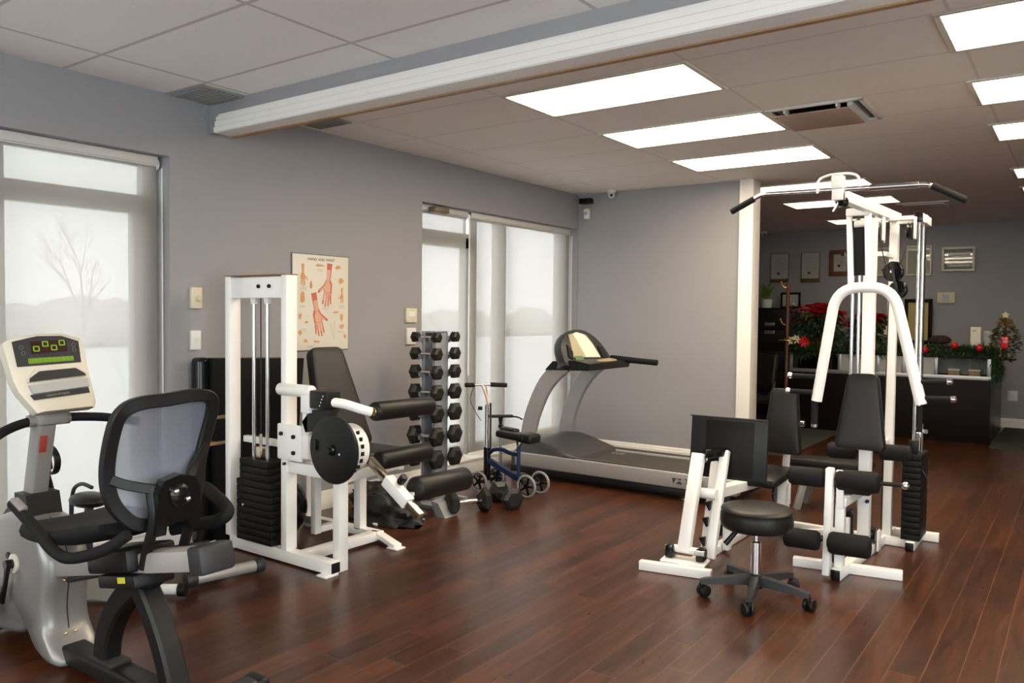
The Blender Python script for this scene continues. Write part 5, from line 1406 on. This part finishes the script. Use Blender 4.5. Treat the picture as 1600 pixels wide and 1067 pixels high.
tt = thing('christmas_bow', 'yellow and red ribbon flowers on the left end of the garland', 'ornament', (1.46, 10.88, 1.18))
mb = MB(); 
for cx_, cz_ in ((1.42, 1.17), (1.50, 1.19)):
    for k in range(7):
        a = 2 * pi * k / 7; mb.leaf((cx_, 10.87, cz_), (cos(a), -.4, sin(a)), (0, 1, 0), .07, .045, 0)
mb.build('yellow_petals', petal, tt, fix=False)
mb = MB()
for k in range(9):
    a = 2 * pi * k / 9; mb.leaf((1.60, 10.90, 1.16), (cos(a), -.4, sin(a)), (0, 1, 0), .09, .05, 0)
mb.build('red_petals', red_leaf, tt, fix=False)
# cards and little tree
def card(x0, x1, z0, z1, y, name, label, m):
    tt = thing(name, label, 'card', (x0, y, z0)); MB().ab((x0, y, z0), (x1, y + .03, z1), .003).build('card', m, tt)
    MB().ab((x0 + .02, y - .002, z1 - .05), (x1 - .05, y, z1 - .04)).build('print', grey_ink, tt)
card(3.50, 3.61, 1.19 - .145, 1.385, 11.12, 'card_box', 'tall cream card box standing on the desk counter', paper_m)
card(3.63, 3.74, 1.045, 1.34, 11.20, 'brochure_holder', 'grey brochure holder right of the cream card box', fro)
t = thing('christmas_ornament_tree', 'small gold, green and red decorated Christmas piece at the right end of the desk', 'christmas decoration', (3.86, 11.1, 1.0))
rnd = random.Random(9); mb, mg, mr_ = MB(), MB(), MB()
for k in range(520):
    z = rnd.uniform(0, 1); r = .135 * max(.25, 1 - abs(z - .42) ** 2 * 3.2) * rnd.uniform(.5, 1); a = rnd.uniform(0, 2 * pi)
    p = Vector((3.86 + r * cos(a), 11.1 + r * sin(a), 1.0 + .50 * z)); d = Vector((cos(a), sin(a), rnd.uniform(-.5, .8)))
    (mg if (k % 4 == 0 or z > .8) else mb).leaf(p, d, (0, 0, 1), .065, .03, .2)
mb.build('foliage', green_leaf, t, fix=False); mg.build('gold_leaves', gold, t, fix=False)
MB().ab((3.83, 10.93, 1.14), (3.91, 10.97, 1.28), .012).build('red_stocking', red_ball, t)
MB().cyl((3.86, 11.1, 1.03), (3.86, 11.1, 1.52), .03, .01, seg=8).build('stem', brown_wood, t)
mb = MB()
for k in range(5): a = pi / 2 + 2 * pi * k / 5; mb.leaf((3.86, 11.08, 1.53), (cos(a), 0, sin(a)), (0, 1, 0), .045, .03, 0)
mb.build('star', petal, t, fix=False)
MB().ab((3.70, 11.0, 1.0), (3.98, 11.2, 1.012), .002).build('tray', espresso, t)
# poinsettias
def poinsettia(c, r, h, label, seed, pot=True, n=60):
    t = thing('poinsettia', label, 'plant', (c[0], c[1], c[2]))
    rnd = random.Random(seed); mr, mg_ = MB(), MB()
    for k in range(n):
        a = rnd.uniform(0, 2 * pi); q = rnd.uniform(0, 1) ** .5 * r
        p = Vector((c[0] + q * cos(a), c[1] + q * sin(a) * .8, c[2] + h + rnd.uniform(-.10, .05) - .12 * (q / r) ** 2))
        for j in range(7):
            b = 2 * pi * j / 7 + rnd.uniform(-.3, .3)
            mr.leaf(p, (cos(b), sin(b), rnd.uniform(-.1, .25)), (0, 0, 1), rnd.uniform(.09, .14), .070, .2)
    for k in range(n * 7):
        a = rnd.uniform(0, 2 * pi); q = rnd.uniform(.2, 1) * r * .95
        p = Vector((c[0] + q * cos(a), c[1] + q * sin(a) * .8, c[2] + .12 + rnd.uniform(0, h - .18)))
        mg_.leaf(p, (cos(a), sin(a), rnd.uniform(-.6, .3)), (0, 0, 1), rnd.uniform(.09, .15), .06, .3)
    mr.build('bracts', red_leaf, t, fix=False); mg_.build('leaves', green_leaf, t, fix=False)
    mb = MB()
    for k in range(6):
        a = k; mb.tube([(c[0], c[1], c[2] + .1), (c[0] + r * .5 * cos(a), c[1] + r * .5 * sin(a), c[2] + h * .85)], .006, 5)
    mb.build('stems', green_leaf, t)
    MB().lathe([(0, 0), (.08, 0), (.11, .16), (.10, .16), (0, .15)], c, (0, 0, 1), 20).build('pot', red_ball, t)
poinsettia((1.66, 11.30, 1.045), .30, .58, 'large red poinsettia on the desk seen through the left press arm', 21)
poinsettia((2.27, 11.45, 1.045), .24, .52, 'second red poinsettia behind the middle posts of the white multi gym', 22, n=40)
t = thing('orchid', 'white blossom stem on the desk between the white gym posts', 'flower', (2.60, 11.2, 1.045))
mb = MB()
for (dx, dz) in ((0, .30), (.03, .36), (-.02, .25)):
    for k in range(5): a = 2 * pi * k / 5; mb.leaf((2.58 + dx, 11.15, 1.05 + dz), (cos(a), -.3, sin(a)), (0, 1, 0), .05, .04, 0)
mb.build('blossoms', petal, t, fix=False)
MB().tube(smooth([(2.60, 11.2, 1.10), (2.61, 11.2, 1.25), (2.58, 11.16, 1.42)], 4), .004, 5).build('stem', green_leaf, t)
MB().lathe([(0, 0), (.045, 0), (.055, .09), (0, .085)], (2.60, 11.2, 1.045), (0, 0, 1), 16).build('pot', white_plastic, t)
# filing cabinet
t = thing('filing_cabinet', 'tall black filing cabinet with two silver label holders beside the partition', 'filing cabinet', (.75, 12.2, 0))
MB().ab((.35, 12.0, 0), (1.02, 12.6, 1.62), .006).build('body', gloss_black, t)
for k in range(5):
    d = MB().ab((.37, 11.985, .06 + k * .31), (1.0, 12.0, .355 + k * .31), .004).build('drawer', black_plastic, t)
for z in (1.345, 1.225):
    MB().ab((.71, 11.975, z), (.86, 11.986, z + .055), .003).build('label_holder', dull_steel, t)
t = thing('potted_plant', 'yellow-green plant in a white pot on the black filing cabinet', 'plant', (.66, 12.2, 1.62))
MB().lathe([(0, 0), (.07, 0), (.085, .13), (.07, .13), (0, .12)], (.66, 12.2, 1.62), (0, 0, 1), 20).build('pot', white_plastic, t)
mb = MB(); rnd = random.Random(3)
for k in range(40):
    a = rnd.uniform(0, 2 * pi); mb.leaf((.66 + .02 * cos(a), 12.2 + .02 * sin(a), 1.74 + rnd.uniform(0, .14)), (cos(a) * .6, sin(a) * .6, rnd.uniform(.5, 1.2)), (0, 0, 1) if abs(cos(a)) > 0 else (1, 0, 0), rnd.uniform(.12, .2), .05, .15)
mb.build('leaves', lime_leaf, t, fix=False)
def framed(x0, x1, z0, z1, y, name, label, fm, pm, fw=.02, art=None, glass=False, cat='framed picture', depth=.025):
    t = thing(name, label, cat, ((x0 + x1) / 2, y, z0))
    mb = MB()
    for a, b in (((x0, z0), (x1, z0 + fw)), ((x0, z1 - fw), (x1, z1)), ((x0, z0 + fw), (x0 + fw, z1 - fw)), ((x1 - fw, z0 + fw), (x1, z1 - fw))):
        mb.ab((a[0], y - depth, a[1]), (b[0], y, b[1]), .003)
    mb.build('frame', fm, t)
    MB().ab((x0 + fw * .9, y - .010, z0 + fw * .9), (x1 - fw * .9, y - .004, z1 - fw * .9)).build('sheet', pm, t)
    if glass: MB().ab((x0 + fw, y - .016, z0 + fw), (x1 - fw, y - .013, z1 - fw)).build('glass', glass_m, t)
    if art: art(t)
    return t
cert = mat('certificate_paper', (.44, .43, .40), .6, noise=.04)
def cert_lines(x0, x1, z0, z1):
    def f(t):
        mb = MB(); rnd = random.Random(int(x0 * 100)); n = 9
        for k in range(n):
            z = z1 - .08 - k * (z1 - z0 - .16) / n; w = (x1 - x0) * rnd.uniform(.25, .38); c = (x0 + x1) / 2
            mb.ab((c - w, 12.788, z), (c + w, 12.789, z + .006))
        mb.build('text_lines', grey_ink, t)
        MB().cyl(((x0 + x1) / 2 - .02, 12.789, z0 + .09), ((x0 + x1) / 2 - .02, 12.784, z0 + .09), .022, seg=12).build('seal', ink, t)
    return f
for (a, b, l) in ((.52, .81, 'left pale certificate plaque with dark bottom edge on the far wall'), (1.0, 1.28, 'second pale certificate plaque with dark bottom edge on the far wall')):
    z0 = 2.08
    t = framed(a, b, z0, 2.49, YF, 'certificate', l, mat('plaque_edge', (.16, .14, .13), .5), cert, .008, cert_lines(a, b, z0, 2.49), cat='certificate')
    MB().ab((a, YF - .03, z0 - .05), (b, YF, z0), .004).build('lower_edge', brown_wood, t)
framed(1.42, 1.74, 2.12, 2.51, YF, 'framed_picture', 'brown wooden framed certificate left of the white gym posts', brown_wood, cert, .065, cert_lines(1.50, 1.66, 2.18, 2.46))
framed(2.08, 2.32, 2.10, 2.52, YF, 'framed_picture', 'cream framed certificate half hidden between the white gym posts', champagne, cert, .02, cert_lines(2.1, 2.3, 2.1, 2.5))
framed(2.49, 2.82, 2.10, 2.53, YF, 'framed_picture', 'cream glass-fronted certificate behind the chrome guide rods', champagne, mat('pale_yellow_print', (.40, .38, .28), .5), .022, None, True)
def reflection_art(t):
    mb = MB()
    for k in range(3): mb.ab((3.03, 12.782, 2.215 + k * .075), (3.30, 12.786, 2.245 + k * .075))  # pale strips stand in for ceiling lights mirrored in the glass
    mb.build('reflection_bands', mat('painted_reflection', (.50, .47, .40), .5), t)
framed(2.95, 3.36, 2.15, 2.49, YF, 'framed_picture', 'wide cream-framed dark picture with painted ceiling light reflections on the far wall', champagne, gloss_black, .030, reflection_art, True, depth=.04)
t = thing('thermostat', 'white programmable thermostat with grey screen on the far wall', 'thermostat', (3.02, YF, 1.7))
MB().ab((2.905, YF - .03, 1.70), (3.13, YF, 1.855), .008).build('body', beige_plastic, t); MB().ab((2.965, YF - .033, 1.755), (3.055, YF - .029, 1.825)).build('screen', mat('grey_screen', (.12, .13, .11), .2), t)
t = thing('wall_outlet', 'white wall outlet low on the far wall right of the desk', 'outlet', (3.85, YF, .36))
MB().ab((3.79, YF - .012, .37), (3.91, YF, .51), .004).build('cover', white_plastic, t)
t = framed(2.50, 2.86, 1.12, 1.76, 12.70, 'framed_picture', 'tall dark-framed yellow picture leaning behind the desk', espresso, mat('yellow_print', (.48, .36, .12), .5, noise=.1, nscale=4), .05)
MB().ab((2.35, 12.48, .0), (3.55, 12.75, 1.10), .004).build('shelf', espresso, None); bpy.context.scene.objects['shelf'].name = 'credenza'
tag(bpy.context.scene.objects['credenza'], 'dark low credenza against the far wall carrying the yellow picture', 'cabinet')
framed(.80, 1.10, 1.62, 1.86, 12.45, 'framed_picture', 'small dark-framed picture standing on the black filing cabinet', gloss_black, cert, .03)
t = thing('christmas_ornament', 'dark brown ornament on the credenza beside the yellow picture', 'ornament', (2.95, 12.55, 1.1))
lump((2.98, 12.6, 1.185), (.13, .06, .065), 5.0, .3, 16, 10).build('body', mat('dark_brown_fabric', (.05, .03, .02), .8, noise=.3), t)
# coat rack
t = thing('coat_rack', 'brown wooden coat stand with brass hooks beside the poinsettia', 'coat stand', (1.49, 10.5, 0))
MB().lathe([(0, 0), (.02, 0), (.024, .5), (.020, 1.0), (.024, 1.4), (.022, 1.9), (.012, 1.94), (0, 1.95)], (1.49, 10.5, 0), (0, 0, 1), 14).build('pole', brown_wood, t)
MB().lathe([(0, 0), (.20, 0), (.20, .02), (.03, .05), (0, .05)], (1.49, 10.5, 0), (0, 0, 1), 24).build('foot', brown_wood, t)
for (dz, sx) in ((1.90, -1), (1.62, 1), (1.42, -1)):
    for s in (sx,):
        q = MB().tube(smooth([(1.49, 10.5, dz - .04), (1.49 + s * .05, 10.48, dz - .03), (1.49 + s * .08, 10.47, dz + .02)], 4), .007, 8).build('hook', brass, t)
        MB().sph((1.49 + s * .08, 10.47, dz + .03), .014, 10, 8).build('knob', brass, q)
MB().tube([(1.49 + .11 * cos(2 * pi * k / 20), 10.5 + .11 * sin(2 * pi * k / 20), 1.18) for k in range(20)], .008, 6, True).build('umbrella_ring', brass, t)
# office chair
t = thing('office_chair', 'black office chair half hidden behind the partition edge', 'chair', (1.35, 9.6, 0))
MB().box((1.40, 9.80, .82), (.46, .08, .42), rotm(-8, 0, -25), .035, 3).build('backrest', vinyl, t)
MB().box((1.33, 9.60, .48), (.48, .46, .08), rotm(0, 0, -25), .03, 3).build('seat', vinyl, t)
MB().cyl((1.33, 9.6, .10), (1.33, 9.6, .45), .025).build('post', dull_steel, t)
for k in range(5):
    a = 2 * pi * k / 5 + .3
    l_ = MB().bar((1.33, 9.6, .11), (1.33 + .28 * cos(a), 9.6 + .28 * sin(a), .075), .04, .03, .006).build('base_arm', dark_plastic, t)
    MB().sph((1.33 + .28 * cos(a), 9.6 + .28 * sin(a), .033), .031, 10, 8).build('caster', black_plastic, l_)
MB().tube(smooth([(1.55, 9.55, .50), (1.62, 9.55, .62), (1.60, 9.66, .68), (1.56, 9.80, .68)], 4), .018, 8).build('armrest', dark_plastic, t)

for o in ORIGINS:
    if '_o' in o: del o['_o']
for o in bpy.data.objects:
    if '_o' in o: del o['_o']
